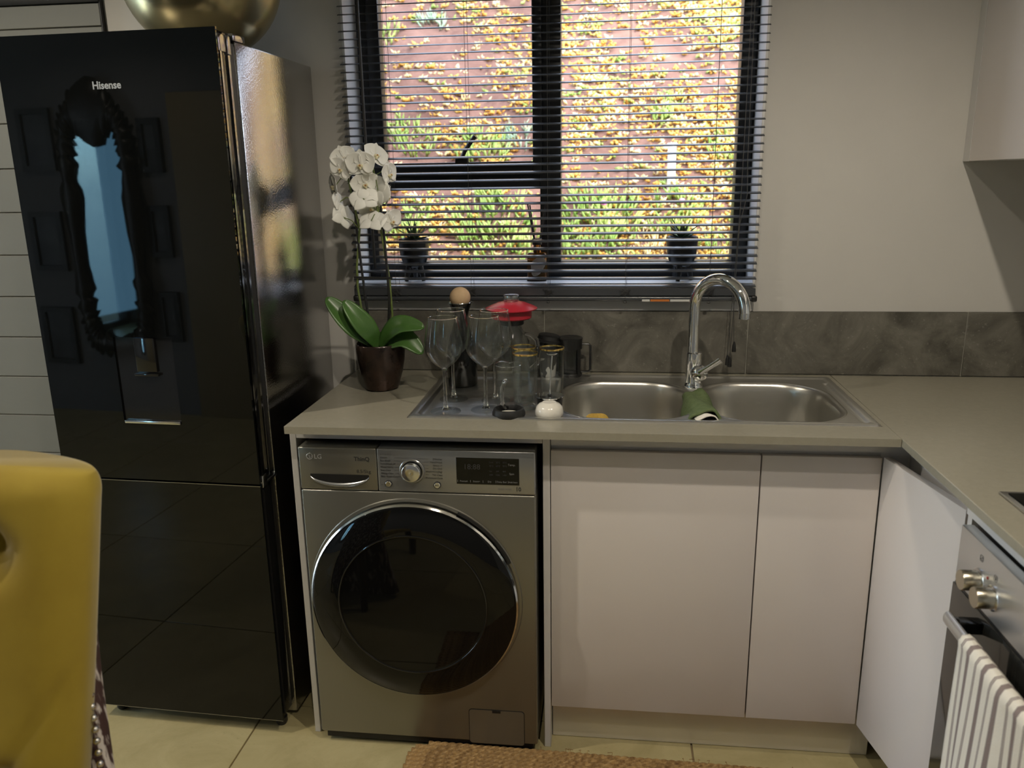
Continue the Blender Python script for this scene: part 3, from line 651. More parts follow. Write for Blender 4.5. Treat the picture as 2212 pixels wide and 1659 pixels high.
for xx in (.4185,.4500,.4810,.5125,.5425): g.box(xx,xx+.0009,ys_-.0002,ys_,.7705,.7765)
text_on(g,'Temp.',.0072,.552,ys_,.8155,'CENTER'); text_on(g,'Spin',.0072,.552,ys_,.7925,'CENTER')
obj('display_lettering',g,'print_light',sc_)
# door
dc=(.298,wy,.4475)
wd=obj('door',G().lathe([(.262,-.004),(.2655,.010),(.2645,.022),(.258,.028),(.2,.034),(.19,.0345)],96,dc,axis='y',cap=False),'washer_door',wm)
obj('door_ring',G().lathe([(.2655,.010),(.2678,.015),(.2672,.021),(.2632,.0245),(.2622,.0225)],96,dc,axis='y',cap=False),'washer_ring',wd)
obj('door_glass',G().lathe([(.192,.0342),(.185,.0345),(.175,.032),(.15,.027),(.10,.021),(.05,.0185),(0,.018)],72,dc,axis='y'),'washer_door',wd)
obj('glass_bezel',G().tube([(dc[0]+.190*math.cos(R(a)),wy-.0345,dc[2]+.190*math.sin(R(a))) for a in range(0,360,5)],.0022,8,closed=True),'black_gloss',wd)
obj('door_seat',G().lathe([(.2765,0),(.2745,.003),(.268,.004)],96,dc,axis='y',cap=False),'washer_steel',wm)
obj('door_grip',G().tube([(dc[0]+.272*math.cos(R(a)),wy-.010,dc[2]+.272*math.sin(R(a))) for a in range(25,65,3)],[(.003,.0038)]*14,8,flat=(0,1,0)),'black_plastic',wd)
hc=obj('filter_hatch',G().prism(rrect(.4285,.5735,.031,.1325,.008),'y',wy-.0014,wy+.001),'washer_steel',wm); obj('hatch_gap',G().prism(rrect(.4268,.5752,.0293,.1342,.009),'y',wy-.0006,wy+.001),'black_plastic',wm); obj('hatch_catch',G().box(.490,.512,wy-.0022,wy-.0012,.1255,.1325),'black_plastic',hc)
for fx in (wx0+.05,wx1-.05):
    for fy in (wy+.06,-.12): obj('foot',G().lathe([(.022,0),(.024,.004),(.024,.014),(.012,.016),(.012,.036)],18,(fx,fy,0)),'black_plastic',wm)
obj('base_tray',G().box(wx0+.012,wx1-.012,wy+.012,-.06,.012,.036),'black_matt',wm)

# ================================================================ OVEN, HOB, TOWEL
ov=thing('built_in_oven','built-in oven with a stainless control panel and two knobs','oven',(1.44,-.912,0))
obj('control_panel',G().box(0,.022,-.594,0,.733,.847,bev=.002),'oven_panel',ov)
obj('door',G().box(.002,.03,-.594,.012,.28,.724,bev=.002),'oven_glass',ov)
obj('body',G().box(.03,.53,-.585,.004,.275,.846),'black_matt',ov)
obj('trim_seal',G().box(.004,.03,-.594,.006,.724,.733),'black_plastic',ov)
for ky,kz in ((-.091,.779),(-.147,.775)):
    k=obj('knob',G().lathe([(.0185,.004),(.0185,.030),(.0175,.032),(0,.032)],40,(0,ky,kz),axis='x'),'knob_metal',ov)
    obj('knob_ring',G().lathe([(.0225,0),(.0225,.0025),(.0195,.004)],40,(0,ky,kz),axis='x'),'chrome_soft',k)
    obj('knob_mark',G().box(-.0285,-.014,ky-.0004,ky+.0004,kz+.0182,kz+.0190),'print_dark',k)
obj('indicator_lamp',G().lathe([(.0028,0),(.0028,.001),(0,.0014)],12,(0,-.120,.799),axis='x'),'red_lamp',ov)
g=G()
for cy,cz in ((-.091,.822),(-.147,.812)):
    g.tube([(-.0003,cy+.0055*a,cz+.0055*b) for a,b in ((-.7,-1),(.7,-1),(1,-.7),(1,.7),(.7,1),(-.7,1),(-1,.7),(-1,-.7),(-.7,-1))],.0003,4)
g.box(-.0006,0,-.0935,-.0915,.823,.8245).box(-.0006,0,-.0895,-.0875,.8195,.821).box(-.0006,0,-.0932,-.091,.8185,.8197); g.prism([(-.1485,.809),(-.1455,.809),(-.147,.8155)],'x',-.0006,0)
obj('symbol',g,'print_dark',ov)
hb=obj('handle',G().tube([(-.042,-.085,.700),(-.042,-.36,.700),(-.042,-.585,.700)],[(.008,.013)]*3,14,flat=(1,0,0)),'oven_panel',ov)
obj('handle_mount',G().box(-.042,.004,-.125,-.10,.690,.712,bev=.002),'black_gloss',hb); obj('handle_mount',G().box(-.042,.004,-.575,-.55,.690,.712,bev=.002),'black_gloss',hb)
# towel over the handle bar
random.seed(3)
TL=1.15
def towel(u,v):
    y=-.912-.168-.37*u; s=(v-.42)   # along length, 0 at bar top
    Lh=.62; w=.004*math.sin(9*u*PI+1.5*v)+.006*math.sin(4*u*PI+.6)
    r=.0125
    if abs(s)*TL<r*PI/2:
        a=s*TL/r; xx=1.398-(-math.sin(a)*(-1))*r; xx=1.398+math.sin(a)*r*1; zz=.701+math.cos(a)*r*1.15
        amp=.2
    else:
        q=abs(s)*TL-r*PI/2; sg=1 if s>0 else -1
        amp=min(1,.2+q*3)
        xx=1.398+sg*r+(w*amp*(1 if sg<0 else .25))-(.012*q if sg<0 else -.004*q); zz=.701-q
    yy=y+.010*amp*math.sin(6*u+5*v)*(1 if s<0 else .4)-(0.02*u)*max(0,abs(s)-.05)*1.2*(1-u)
    return (xx,yy,zz)
g=G().grid(towel,64,110)
me=mesh('dish_towel',g,'towel',fix=False,ang=180)
uvl=me.uv_layers.new(name='UVMap')
for lp in me.loops:
    i=lp.vertex_index; uvl.data[lp.index].uv=((i%64)/63,(i//64)/109)
tw=bpy.data.objects.new('dish_towel',me); C.objects.link(tw); sol=tw.modifiers.new('thick','SOLIDIFY'); sol.thickness=.003; sol.offset=0
tag(tw,'cream dish towel with grey-brown stripes hanging on the oven handle','towel')
ho=thing('ceramic_hob','black glass hob with a steel edge set in the right worktop','hob',(0,0,H))
obj('edge_frame',G().box(1.491,1.985,-1.48,-.921,.0005,.005,bev=.002),'chrome_soft',ho); obj('glass_top',G().box(1.503,1.973,-1.468,-.933,.0045,.0062),'fridge_glass',ho)

# ================================================================ THINGS ON THE WORKTOP
# wine glasses
def wine(name,lab,loc):
    r=thing(name,lab,'wine glass',loc,0,'wine glasses drying beside the sink')
    out=[(.0045,.112),(.010,.1165),(.020,.123),(.0335,.135),(.044,.150),(.0485,.166),(.0480,.182),(.0445,.205),(.0400,.228),(.0368,.244)]
    inn=[(a-.0011,b+.0006) for a,b in reversed(out)]
    obj('bowl',G().lathe(out+[(.0362,.2446)]+inn[1:-1]+[(.004,.1155),(0,.115)],48,cap=False),'clear_glass',r)
    obj('rim',G().tube([(.0365*math.cos(R(a)),.0365*math.sin(R(a)),.2444) for a in range(0,360,8)],.0009,6,closed=True),'rim_glass',r)
    obj('stem',G().lathe([(0,.005),(.0105,.006),(.0062,.012),(.0048,.025),(.0042,.06),(.0042,.09),(.0048,.107),(.0075,.1145),(.003,.116),(0,.116)],24),'solid_glass',r)
    obj('foot',G().lathe([(0,.0),(.0385,0),(.0392,.0015),(.0380,.003),(.022,.005),(.0105,.0068),(0,.0068)],40),'clear_glass',r)
    return r
w0=wine('wine_glass','front left wine glass, nearest the sink corner',(.368,-.443,ZD))
dup(w0,(.366,-.321,ZD),.4,'rear left wine glass, standing in front of the dark carafe')
dup(w0,(.469,-.421,ZD),.9,'front right wine glass, left of the heart-shaped mug')
dup(w0,(.482,-.328,ZD),1.7,'rear right wine glass, in front of the red-lidded jug')
# carafe with cork ball
ca=thing('carafe','smoky glass carafe closed by a round cork ball','carafe',(.362,-.160,ZD))
out=[(0,0),(.041,0),(.0435,.004),(.0435,.085),(.042,.105),(.034,.140),(.024,.170),(.0185,.188),(.0185,.196),(.024,.215),(.0325,.240)]
obj('body',G().lathe(out+[(.0310,.240)]+[(max(0,a-.0018),b+.002) for a,b in reversed(out[1:-1])]+[(0,.006)],48,cap=False),'smoke_glass',ca)
obj('rim',G().tube([(.0318*math.cos(R(a)),.0318*math.sin(R(a)),.240) for a in range(0,360,8)],.0010,6,closed=True),'rim_glass',ca)
obj('cork_ball',G().sphere((0,0,.254),.0295,32,20),'cork',ca)
# jug with red lid
ju=thing('glass_jug','clear glass jug with a wide red lid and black collar','jug',(.502,-.140,ZD))
out=[(0,0),(.050,0),(.054,.004),(.056,.05),(.056,.10),(.053,.125),(.045,.145),(.034,.160),(.031,.172),(.031,.180)]
obj('body',G().lathe(out+[(.0295,.180)]+[(max(0,a-.0018),b+.002) for a,b in reversed(out[1:-1])]+[(0,.006)],48,cap=False),'clear_glass',ju)
obj('collar',G().lathe([(.036,.174),(.0385,.176),(.0385,.192),(.034,.193)],40),'black_plastic',ju)
ld_=obj('lid',G().lathe([(.030,.186),(.055,.192),(.0580,.195),(.0580,.214),(.0605,.2165),(.0735,.219),(.0740,.2215),(.060,.2285),(.040,.2365),(.026,.240),(0,.241)],56,(.003,0,0)),'red_lid',ju)
obj('lid_knob',G().lathe([(.020,.2405),(.0215,.243),(.0235,.256),(.0225,.2585),(0,.2585)],36,(.003,0,0)),'rim_glass',ld_)
obj('handle',G().tube([(.043,-.01,.150),(.060,-.012,.147),(.076,-.014,.132),(.083,-.015,.10),(.078,-.014,.065),(.056,-.01,.045)],[.006,.0065,.0065,.006,.006,.006],14),'solid_glass',ju)
# gold-rimmed tumblers
def tumbler(lab,loc):
    r=thing('gold_rim_tumbler',lab,'tumbler',loc,0,'gold-rimmed tumblers on the drainer')
    out=[(0,0),(.027,0),(.029,.003),(.0325,.148)]; inn=[(.0313,.148),(.0295,.05),(.026,.030),(.017,.019),(0,.016)]
    obj('body',G().lathe(out+inn,44,cap=False),'clear_glass',r); obj('gold_band',G().lathe([(.0327,.1445),(.0329,.1487),(.0312,.1489),(.0311,.1455)],44,cap=False),'gold_rim',r); obj('base',G().lathe([(0,.001),(.0268,.001),(.0275,.004),(.025,.012),(.014,.0155),(0,.0155)],36),'solid_glass',r); return r
t0=tumbler('front left gold-rimmed tumbler, right behind the heart-shaped mug',(.570,-.402,ZD)); dup(t0,(.558,-.325,ZD),.5,'rear gold-rimmed tumbler, just in front of the jug handle'); dup(t0,(.634,-.345,ZR-.003),1.1,'right gold-rimmed tumbler, behind the coffee plunger')
# heart-shaped double wall mug
def heart(a):
    # a=0 along +x ; notch towards +y (back)
    b=a-PI/2
    d=math.atan2(math.sin(b),math.cos(b))
    return 1.04-.62*math.exp(-(d/.36)**2)+.16*math.exp(-((abs(d)-.72)/.42)**2)
mg=thing('heart_mug','clear glass mug with a heart-shaped rim and glass handle','mug',(.528,-.412,ZD))
prof=[(0,0),(.026,0),(.030,.004),(.0315,.03),(.0320,.110),(.0330,.119),(.0318,.120),(.0300,.112),(.0275,.05),(.022,.026),(0,.020)]
g=G(); n=64
def hs(k): return lambda a:1+(heart(a)-1)*k
vv=[];ff=[]
for j,(r_,z_) in enumerate(prof):
    k=min(1,max(0,(z_-.0)/.115))**1.0*.9+.1
    for i in range(n):
        a=2*PI*i/n; q=r_*(1+(heart(a)-1)*k); vv.append((q*math.cos(a),q*math.sin(a),z_))
for j in range(len(prof)-1):
    for i in range(n): a=j*n+i;b=j*n+(i+1)%n; ff.append((a,b,b+n,a+n))
obj('body',G().add(vv,ff),'clear_glass',mg)
obj('rim',G().tube([(.0324*heart(2*PI*i/n)*math.cos(2*PI*i/n),.0324*heart(2*PI*i/n)*math.sin(2*PI*i/n),.1195) for i in range(n)],.0014,8,closed=True),'rim_glass',mg)
obj('handle',G().tube([(-.004,-.031,.084),(-.006,-.044,.083),(-.010,-.054,.070),(-.012,-.056,.048),(-.010,-.052,.028),(-.004,-.040,.016),(-.002,-.031,.016)],[.006,.0055,.005,.005,.0055,.006,.006],14),'solid_glass',mg)
# black ring lid, white disc
bk=thing('cup_lid','round black rubber cup lid lying in front of the heart-shaped mug','lid',(.535,-.478,ZD+.001)); 
obj('ring',G().lathe([(.028,.0),(.0385,.0),(.0415,.006),(.0415,.012),(.0375,.021),(.0335,.0225),(.031,.018),(.030,.008),(.0,.008)],48),'black_matt',bk); obj('disc',G().lathe([(0,.0082),(.024,.0082),(.024,.0095),(0,.0100)],36),'white_ceramic',bk)
# upturned white dish and plunger
wdsh=thing('white_pot_lid','small white domed dish turned upside down at the sink edge','dish',(.636,-.472,H+.0005)); obj('dome',G().lathe([(.0335,0),(.0350,.003),(.0352,.012),(.0325,.022),(.026,.0295),(.0185,.033),(.017,.0345),(0,.0345)],48),'white_ceramic',wdsh)
pg=thing('coffee_plunger','steel coffee plunger standing upright behind the white dish','plunger',(.634,-.425,H-.001))
obj('mesh_cap',G().lathe([(.026,0),(.031,.004),(.033,.034),(.031,.036)],40),'black_plastic',pg); obj('plate',G().lathe([(.031,.0355),(.0355,.037),(.0362,.0395),(.0350,.0405),(0,.0395)],48),'chrome',pg); obj('rod',G().tube([(0,0,.036),(.003,0,.10),(.006,0,.146)],.0022,12),'chrome_soft',pg); obj('knob',G().lathe([(.006,.1435),(.0125,.147),(.0140,.1485),(.0130,.150),(0,.1505)],28,(.006,0,0)),'chrome',pg); obj('nut',G().lathe([(.0055,.039),(.0055,.043),(0,.043)],6),'black_plastic',pg)
# french press
fp=thing('french_press','small black-framed glass coffee press against the splashback','coffee press',(.668,-.050,H))
obj('beaker',G().lathe([(0,.010),(.0325,.010),(.033,.013),(.033,.10),(.0318,.10),(.0318,.014),(0,.013)],40,cap=False),'clear_glass',fp)
obj('base_ring',G().lathe([(.030,0),(.0355,0),(.0360,.008),(.0345,.010),(.030,.010)],40),'black_plastic',fp)
for a in (30,120,210,300): obj('frame_post',G().box(.0335,.0360,-.006,.006,.006,.088).move(Matrix.Rotation(R(a-70),4,'Z')),'black_plastic',fp)
obj('collar',G().lathe([(.0335,.082),(.0358,.083),(.0365,.112),(.0335,.113)],40,cap=False),'black_plastic',fp)
obj('lid',G().lathe([(.030,.106),(.0375,.1125),(.0375,.1155),(.033,.1175),(.027,.1165),(.024,.1150),(.012,.1165),(0,.1165)],40),'black_plastic',fp)
obj('handle',G().tube([(.034,-.002,.097),(.055,-.003,.097),(.060,-.003,.092),(.060,-.003,.020),(.055,-.003,.014),(.034,-.002,.013)],[(.0035,.005)]*6,8,flat=(0,0,1)),'black_plastic',fp)
# travel cup
tc_=thing('travel_cup','black and white printed cup with a tilted black lid','cup',(.600,-.058,H))
obj('body',G().lathe([(0,0),(.024,0),(.026,.003),(.031,.098),(.0295,.098),(.025,.006),(0,.006)],36,cap=False),'cup_print',tc_); obj('sleeve',G().lathe([(.0298,.060),(.0325,.061),(.0335,.094),(.0312,.095)],36,cap=False),'black_matt',tc_)
obj('lid',G().lathe([(.030,-.006),(.0385,-.005),(.0395,.0),(.034,.003),(.032,.014),(.028,.016),(0,.015)],36).move(Matrix.Translation((.006,0,.110))@Matrix.Rotation(R(9),4,'Y')),'black_matt',tc_)
# green cloth over the divider, white lining piece
def cloth(u,v,off=0,y0=-.475,y1=-.255,wid=.062,drop=.055):
    s=(u-.5)*2; hw=wid*(1-.40*v); xx=1.014+s*hw*(1-.25*abs(s)**3); 
    zz=.0035+.006*(1-abs(s)**1.6)-(drop*max(0,abs(s)-.38)**1.3)*(1.4-.9*v)+.004*math.sin(5*s+6*v)+.018*(1-v)**2*(1-abs(s))*.3
    return (xx+.003*math.sin(9*v),y0+(y1-y0)*v+.006*math.sin(4*s)+.02*s*s*(v-.5),H+zz+off)
g=G().grid(lambda u,v:cloth(u,v),34,26); o=obj('dish_cloth',g,'green_knit',fix=False,ang=180); m_=o.modifiers.new('t','SOLIDIFY'); m_.thickness=.006; m_.offset=1; tag(o,'green ribbed dish cloth draped over the sink divider','cloth')
g=G().grid(lambda u,v:cloth(.16+.68*u,v,-.005,-.497,-.40),24,10); o=obj('sponge_cloth',g,'white_cloth',fix=False,ang=180); m_=o.modifiers.new('t','SOLIDIFY'); m_.thickness=.003; m_.offset=0; tag(o,'white cloth edge under the green dish cloth at the sink front','cloth')
sp=tag(obj('sponge',G().prism(rrect(-.034,.034,-.055,.055,.022),'y',-.014,.014),'sponge'),'yellow oval sponge standing in the left sink bowl','sponge'); sp.location=(.752,-.262,H-.112); sp.rotation_euler=(R(-18),0,R(4))

# orchid ------------------------------------------------------------
orc=thing('potted_orchid','white moth orchid in a dark bronze-glazed pot beside the fridge','orchid',(.141,-.232,H))
def pw(a): return 1+.025*math.sin(3*a+1)+.015*math.sin(5*a)
obj('pot',G().lathe([(0,0),(.040,0),(.046,.004),(.060,.05),(.066,.085),(.0685,.115),(.0680,.130),(.0655,.1335),(.0625,.130),(.0610,.112),(0,.110)],48,shape=pw),'bronze_glaze',orc)
obj('potting_bark',G().grid(lambda u,v:(.061*v*math.cos(2*PI*u),.061*v*math.sin(2*PI*u),.113+.004*math.sin(40*u)*v),30,6,wrap=True),'soil',orc,fix=False)
def leaf(path,wid,g,nrm=(0,-.4,.9),fold=.25):
    pts=[Vector(p) for p in path]; m=len(pts); N=18; nu=9
    def sp_(t):
        t*=m-1; i=min(int(t),m-2); f=t-i
        p0=pts[max(i-1,0)];p1=pts[i];p2=pts[i+1];p3=pts[min(i+2,m-1)]
        return .5*((2*p1)+(-p0+p2)*f+(2*p0-5*p1+4*p2-p3)*f*f+(-p0+3*p1-3*p2+p3)*f**3)
    rows=[]
    for j in range(N):
        t=j/(N-1); c=sp_(t); d=(sp_(min(1,t+.02))-sp_(max(0,t-.02))).normalized()
        side=d.cross(Vector(nrm)).normalized(); nn=side.cross(d).normalized()
        w=wid*(math.sin(PI*(.10+.895*t))**.60)*(.50+.50*min(1,t*2.0))
        for i in range(nu):
            s=(i/(nu-1)-.5)*2; rows.append(tuple(c+side*w*s+nn*(fold*w*abs(s)**1.4)))
    k=len(g.v); g.v+=rows
    for j in range(N-1):
        for i in range(nu-1): a=k+j*nu+i; g.f.append((a,a+1,a+1+nu,a+nu))
    return g
lv_=[([(.004,0,.118),(-.035,-.02,.160),(-.085,-.03,.210),(-.134,-.03,.264)],.036,(.45,-.75,.5)),([(.0,-.005,.118),(-.012,-.03,.160),(-.045,-.045,.212),(-.080,-.045,.258)],.031,(.55,-.75,.35)),([(.004,-.01,.118),(.035,-.03,.165),(.080,-.045,.192),(.142,-.05,.186)],.031,(-.1,-.75,.65)),([(.006,0,.116),(.035,-.02,.143),(.085,-.035,.150),(.134,-.045,.112)],.033,(.2,-.75,.6)),([(0,.01,.116),(-.01,.035,.14),(-.02,.07,.15),(-.03,.10,.13)],.03,(0,.3,.9))]
for path,w,nr in lv_:
    o=obj('leaf',leaf(path,w,G(),nr),'orchid_leaf',orc,fix=False,ang=180); m_=o.modifiers.new('t','SOLIDIFY'); m_.thickness=.0025
def W2(p): return (p[0]-.141,p[1]+.232,p[2]-H)
obj('support_stake',G().tube([W2(q) for q in ((.089,-.236,1.535),(.099,-.236,1.33),(.110,-.236,1.17),(.124,-.234,1.02))],.0036,8),'black_plastic',orc); obj('support_stake',G().tube([W2(q) for q in ((.163,-.236,1.47),(.172,-.236,1.36),(.178,-.236,1.17),(.163,-.234,1.02))],.0036,8),'black_plastic',orc)
obj('stake_clip',G().tube([W2((.082,-.238,1.230)),W2((.190,-.238,1.228))],.0028,8),'black_plastic',orc)
st=[[(.138,-.232,1.03),(.100,-.230,1.10),(.088,-.230,1.20),(.090,-.232,1.26),(.106,-.238,1.36),(.093,-.240,1.44),(.082,-.240,1.50),(.083,-.243,1.545)],[(.142,-.232,1.03),(.183,-.232,1.12),(.180,-.232,1.22),(.168,-.236,1.33),(.160,-.240,1.40),(.158,-.244,1.50),(.150,-.250,1.555)]]
for s_ in st: obj('flower_stem',G().tube([W2(q) for q in s_],[.0032]*(len(s_)-2)+[.0024,.0016],8),'orchid_stem',orc)
def petal(L,wd,cup,tip=.6):
    def f(u,v):
        s=(u-.5)*2; w=wd*math.sin(PI*min(1,.06+.94*v**tip))**.75; return (s*w,L*v,cup*(v*v)*L+.25*w*s*s*.6-.002*math.sin(PI*v))
    return f
def flower_geo():
    pet=G()
    for a,Lp,wp in ((0,.034,.0155),(125,.033,.0145),(-125,.033,.0145)):
        k=len(pet.v); pet.grid(petal(Lp,wp,.10),9,9); pet.move(Matrix.Rotation(R(a),4,'Z'),k)
    for a in (68,-68):
        k=len(pet.v); pet.grid(petal(.037,.0245,.05,.75),11,9); pet.move(Matrix.Translation((0,0,.0018))@Matrix.Rotation(R(a),4,'Z'),k)
    lip_=G().sphere((0,-.005,.005),(.0035,.006,.004),10,8); 
    for s in (-1,1): lip_.sphere((s*.004,-.002,.006),(.0028,.0036,.0045),8,6)
    core=G().sphere((0,-.001,.0085),(.0022,.0025,.002),8,6)
    return mesh('petals',pet,'petal',fix=False,ang=180),mesh('lip',lip_,'petal_lip'),mesh('column',core,'petal_core')
FM=flower_geo()
# px, py, depth, facing (x,y,z), roll, scale
fl=[(742,341,-.252,(.35,-1,.0),20,1.0),(737,366,-.262,(-.1,-1,.0),-25,1.0),(722,402,-.25,(-.9,-.6,-.1),10,1.05),(733,436,-.245,(-1,.1,-.2),0,.95),(742,470,-.25,(-.75,.65,.0),30,1.05),
 (779,356,-.275,(.0,-1,-.05),0,1.18),(811,337,-.25,(.55,-.4,.25),-20,1.1),(839,377,-.24,(.95,-.3,.0),10,1.05),(788,397,-.255,(.35,-.85,-.3),15,1.1),(818,412,-.25,(.5,.8,-.1),40,1.2),
 (787,431,-.265,(-.2,.9,-.3),-10,1.15),(836,425,-.235,(.9,.3,-.2),-15,1.0),(803,478,-.262,(.1,.8,-.6),5,1.15),(845,478,-.24,(.7,-.5,-.1),25,1.05),(800,448,-.24,(.2,-.6,-.7),60,1.0)]
for (fx,fy,yy,fc,ro,scl) in fl:
    d=fw+r2*((fx-1106)/FPX)-u2*((fy-829.5)/FPX); t=(yy-CAM.y)/d.y; p=CAM+d*t
    q=Vector(fc).normalized().to_track_quat('Z','Y'); M_=q.to_matrix().to_4x4()@Matrix.Rotation(R(ro),4,'Z')
    e=obj('flower',FM[0],None,orc); e.matrix_local=Matrix.Translation(Vector(W2(p)))@M_@Matrix.Scale(scl,4)
    e.modifiers.new('t','SOLIDIFY').thickness=.0006
    obj('lip',FM[1],None,e); obj('column',FM[2],None,e)
    # pedicel to nearest stem
    best=min((Vector(s) for s_ in st for s in s_[3:]),key=lambda s:(s-p).length); b0=p-Vector(fc).normalized()*.003; mid=(b0+best)/2+Vector((0,0,.008))
    obj('pedicel',G().tube([W2(b0),W2(mid),W2(best)],.0013,6),'orchid_stem',orc)

# sill things ---------------------------------------------------------
def sill_pot(lab,loc,rz):
    r=thing('succulent_pot',lab,'potted plant',loc,rz,'small black tripod pots on the sill')
    obj('pot',G().lathe([(0,.040),(.022,.041),(.034,.050),(.043,.075),(.0465,.105),(.0470,.128),(.0450,.130),(.0430,.127),(.042,.112),(0,.110)],40),'ceramic_black',r)
    for k in range(3):
        a=R(100+120*k); c,s=math.cos(a),math.sin(a); obj('leg',G().tube([(.018*c,.018*s,.048),(.026*c,.026*s,.022),(.031*c,.031*s,.0)],[.010,.0085,.006],10),'ceramic_black',r)
    obj('soil',G().lathe([(.0425,.113),(.02,.117),(0,.118)],24),'soil',r)
    for k in range(13):
        a=k*2.4; L_=.05+.035*random.random(); el=.5+.9*(k/13); g=G()
        dx,dy=math.cos(a)*math.cos(el),math.sin(a)*math.cos(el); dz=math.sin(el)
        def lf(u,v):
            s=(u-.5)*2; w=.0075*(1-v**1.8)*(.7+.5*math.sin(PI*min(1,v*1.3))); cx_,cy_,cz_=dx*L_*v,dy*L_*v,dz*L_*v-.012*math.cos(el)*v*v
            return (cx_-math.sin(a)*w*s,cy_+math.cos(a)*w*s,.117+cz_+w*.5*s*s)
        g.grid(lf,5,9); o=obj('leaf',g,'succulent_pot_leaf',r,fix=False,ang=180); m_=o.modifiers.new('t','SOLIDIFY'); m_.thickness=.0025
    return r
sill_pot('black tripod pot with a spiky succulent at the left of the sill',(.181,.066,1.184),0); sill_pot('black tripod pot with a spiky succulent at the right of the sill',(.994,.066,1.184),.5)
rd=thing('reed_diffuser','amber reed diffuser bottle with an oval stone tag on the sill','diffuser',(.562,.066,1.184))
obj('bottle',G().box(-.029,.029,-.022,.022,.001,.085,bev=.007,seg=3).lathe([(.012,.083),(.0115,.11),(.014,.112),(.014,.124),(.006,.124)],20),'amber_glass',rd)
obj('liquid_base',G().box(-.030,.030,-.023,.023,0,.012,bev=.003),'black_gloss',rd)
obj('collar',G().lathe([(.0142,.108),(.0150,.110),(.0150,.126),(.0142,.127)],20),'black_plastic',rd)
for (ax,ay,az) in ((-.027,-.01,.232),(-.022,.012,.225),(.026,.006,.235),(.032,-.008,.228),(.022,.012,.22)): obj('reed',G().tube([(0,0,.07),(ax,ay,az)],.0016 if ax>0 else .0024,6),'reed',rd)
g=G(); n=28; ol=[((.022+.003*math.sin(3*a))*math.cos(a)*(1),(.028+.002*math.sin(2*a))*math.sin(a)) for a in [2*PI*k/n for k in range(n)]]; ol=[(a*.85+b*.22,b*.95) for a,b in ol]
obj('tag_edge',G().prism([(a*1.10+.004,b*1.10+.045) for a,b in ol],'y',-.0255,-.0225),'white_ceramic',rd); obj('stone_tag',G().prism([(a+.004,b+.045) for a,b in ol],'y',-.0275,-.0254),'agate',rd)

# ================================================================ RUG
rg=thing('jute_rug','braided natural jute rug on the floor before the washer','rug',(.268,-.560,0),R(-1.2))
def braid(u,v):
    s=(u-.5)*2; xx=1.20*v; ph=xx*2*PI/.020; side=1 if s>0 else -1
    z=.0095*(1-abs(s)**2.2)*(.45+.55*abs(math.sin(ph*.5+abs(s)*1.9+(0 if side>0 else PI/2))))
    return (xx,-.0078+.0085*s*(1+.10*math.sin(ph+1.5*side)),.0015+z)
bm_=mesh('braid',G().grid(braid,9,420),'jute',fix=False,ang=180)
for k in range(44):
    o=obj('braid',bm_,None,rg,(.045*max(0,1-k/3.0)**2+random.uniform(-.002,.002)-(.0028*k*.0),-.0148*k,.0045+random.uniform(-.0006,.0006)+.006*math.exp(-k/4)),None)
obj('backing',G().box(.01,1.19,-.655,-.006,.0005,.007),'jute',rg)
for k in range(16):
    a=random.uniform(.1,1.15); obj('loose_fibre',G().tube([(a,-.002,.012),(a+random.uniform(-.006,.006),.008,.018),(a+random.uniform(-.012,.012),.013,.012)],.0009,4),'jute',rg)

# ================================================================ YELLOW CHAIR
ch=thing('tufted_chair','mustard yellow tufted velvet chair with a dark hide back','chair',(-.30,-1.27,0),R(8))
dim=[(.10-.26*i,.19+.37*j) for i in (0,1) for j in (0,1,2)]+[(-.03-.26*i,.375+.37*j) for i in (0,) for j in (0,1)]
def cb(u,v):
    a=2*PI*u; zz=.40+.655*v
    tp=1-max(0,(v-.93)/.07)**2.5*.45 if v>.93 else 1
    hw=(.205+.050*v**.7)*(1-.05*max(0,(v-.9)/.1)**2); th=.058*tp
    c,s=math.cos(a),math.sin(a); e=.45
    xx=hw*math.copysign(abs(c)**e,c); yy=th*math.copysign(abs(s)**.7,s)
    if s<0:
        dpt=0
        for (dx,dz) in dim:
            r_=math.hypot((xx-dx)/1.0,(zz-dz)/1.0); 
            dpt+=.050*math.exp(-(r_/.038)**2)
            for sx_ in (-1,1):
                # folds running to the neighbouring buttons
                tx_,tz_=(dx+.13*sx_,dz+.185) if dz<.9 else (dx,1.08); ex,ez=tx_-dx,tz_-dz; l2=ex*ex+ez*ez; t=max(0,min(1,((xx-dx)*ex+(zz-dz)*ez)/l2)); dd=math.hypot(xx-dx-t*ex,zz-dz-t*ez); dpt+=.009*math.exp(-(dd/.011)**2)
        edge=min(1,max(0,(hw-abs(xx))/.05)); yy+=min(.058,dpt)*edge*(1 if v<.95 else .3)
        yy-=.012*edge
    zz-= .018*(abs(c)**3)*max(0,(v-.9)/.1)
    zz+=.006*math.sin(7*xx*3)*max(0,(v-.85)/.15)
    return (xx,yy-.16*(1-v)+.0,zz)
g=G().grid(lambda u,v:cb(u,v),120,90,wrap=True); n=120
g.f.append(tuple(range(89*n,90*n)))
obj('back_cushion',g,'velvet',ch,fix=False,ang=180)
def hb_(u,v):
    a=2*PI*u; c,s=math.cos(a),math.sin(a); zz=.02+1.0*v; hw=.231+(.12 if .02+v<.66 else .08)*(.64-v); 
    return (hw*math.copysign(abs(c)**.35,c)*.985,.045+.030*math.copysign(abs(s)**.6,s)-.16*(1-(zz-.40)/.655)*(1 if zz>.4 else 1),zz)
obj('back_panel',G().grid(hb_,64,30,wrap=True),'hide',ch,fix=False,ang=180)
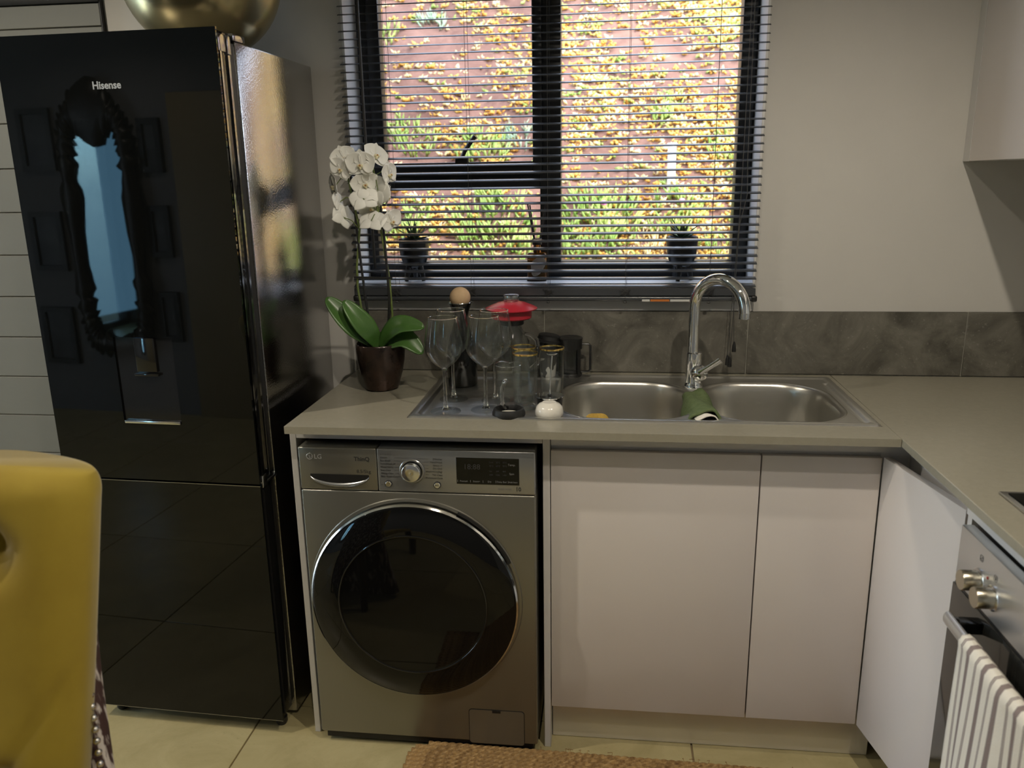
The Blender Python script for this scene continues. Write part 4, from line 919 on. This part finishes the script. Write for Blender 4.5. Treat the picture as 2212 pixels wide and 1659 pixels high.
for k in range(34):
    zz=.30+.0185*k; v=(zz-.02); hw=.231+(.12 if .02+v<.66 else .08)*(.64-v); yb=.030-.16*(1-(zz-.40)/.655)
    if zz<.93: obj('nailhead',G().sphere((hw*.985+.0005,yb-.020,zz),.0062,8,6),'stud',ch)
obj('seat',G().box(-.25,.25,-.60,-.12,.34,.46,bev=.035,seg=4),'velvet',ch)
for lx,ly in ((-.22,-.56),(.22,-.56),(-.22,-.09),(.22,-.09)): obj('leg',G().tube([(lx,ly,.35),(lx,ly,0)],[.022,.013],10),'dark_wood',ch)

# ================================================================ LIVING ROOM WALL SEEN IN THE FRIDGE GLASS
mi=thing('ornate_mirror','tall ornate black-framed mirror reflected in the fridge door','mirror',(-2.63,YB+.02,.40))
def mf(u,v):
    a=2*PI*u; t=2*PI*v; cx_=.215*math.copysign(abs(math.cos(a))**.35,math.cos(a)); cz_=.80+.72*math.copysign(abs(math.sin(a))**.35,math.sin(a)); w=.052+.016*math.sin(37*a)+.010*math.sin(61*a+1)+(.09*math.exp(-((a-PI/2)/.2)**2))
    nx_,nz_=math.cos(a),math.sin(a); return (cx_+nx_*w*math.cos(t),.035*math.sin(t)+.035,cz_+nz_*w*math.cos(t)*1.3)
obj('frame',G().grid(lambda u,v:mf(u,v),200,12,wrap=True),'carved_black',mi,fix=False,ang=60); obj('glass',G().box(-.21,.21,.015,.022,.10,1.50),'mirror_glass',mi)
for k,(px_,pz_,lab) in enumerate(((-3.07,1.77,'upper left'),(-3.09,1.14,'middle left'),(-3.11,.52,'lower left'),(-2.27,1.72,'upper right'),(-2.27,1.20,'middle right'),(-2.27,.66,'lower right'))):
    r=thing('picture_frame',lab+' dark framed picture beside the ornate mirror, reflected in the fridge','picture',(px_,YB+.002,pz_),0,'framed pictures around the mirror'); w_=.12 if k<3 else .075; h_=.19 if k<3 else .16
    obj('frame',G().box(-w_,w_,0,.025,-h_,-h_+.035).box(-w_,w_,0,.025,h_-.035,h_).box(-w_,-w_+.035,0,.025,-h_+.035,h_-.035).box(w_-.035,w_,0,.025,-h_+.035,h_-.035),'picture_dark',r); obj('print',G().box(-w_+.03,w_-.03,0,.012,-h_+.03,h_-.03),'picture_art',r)
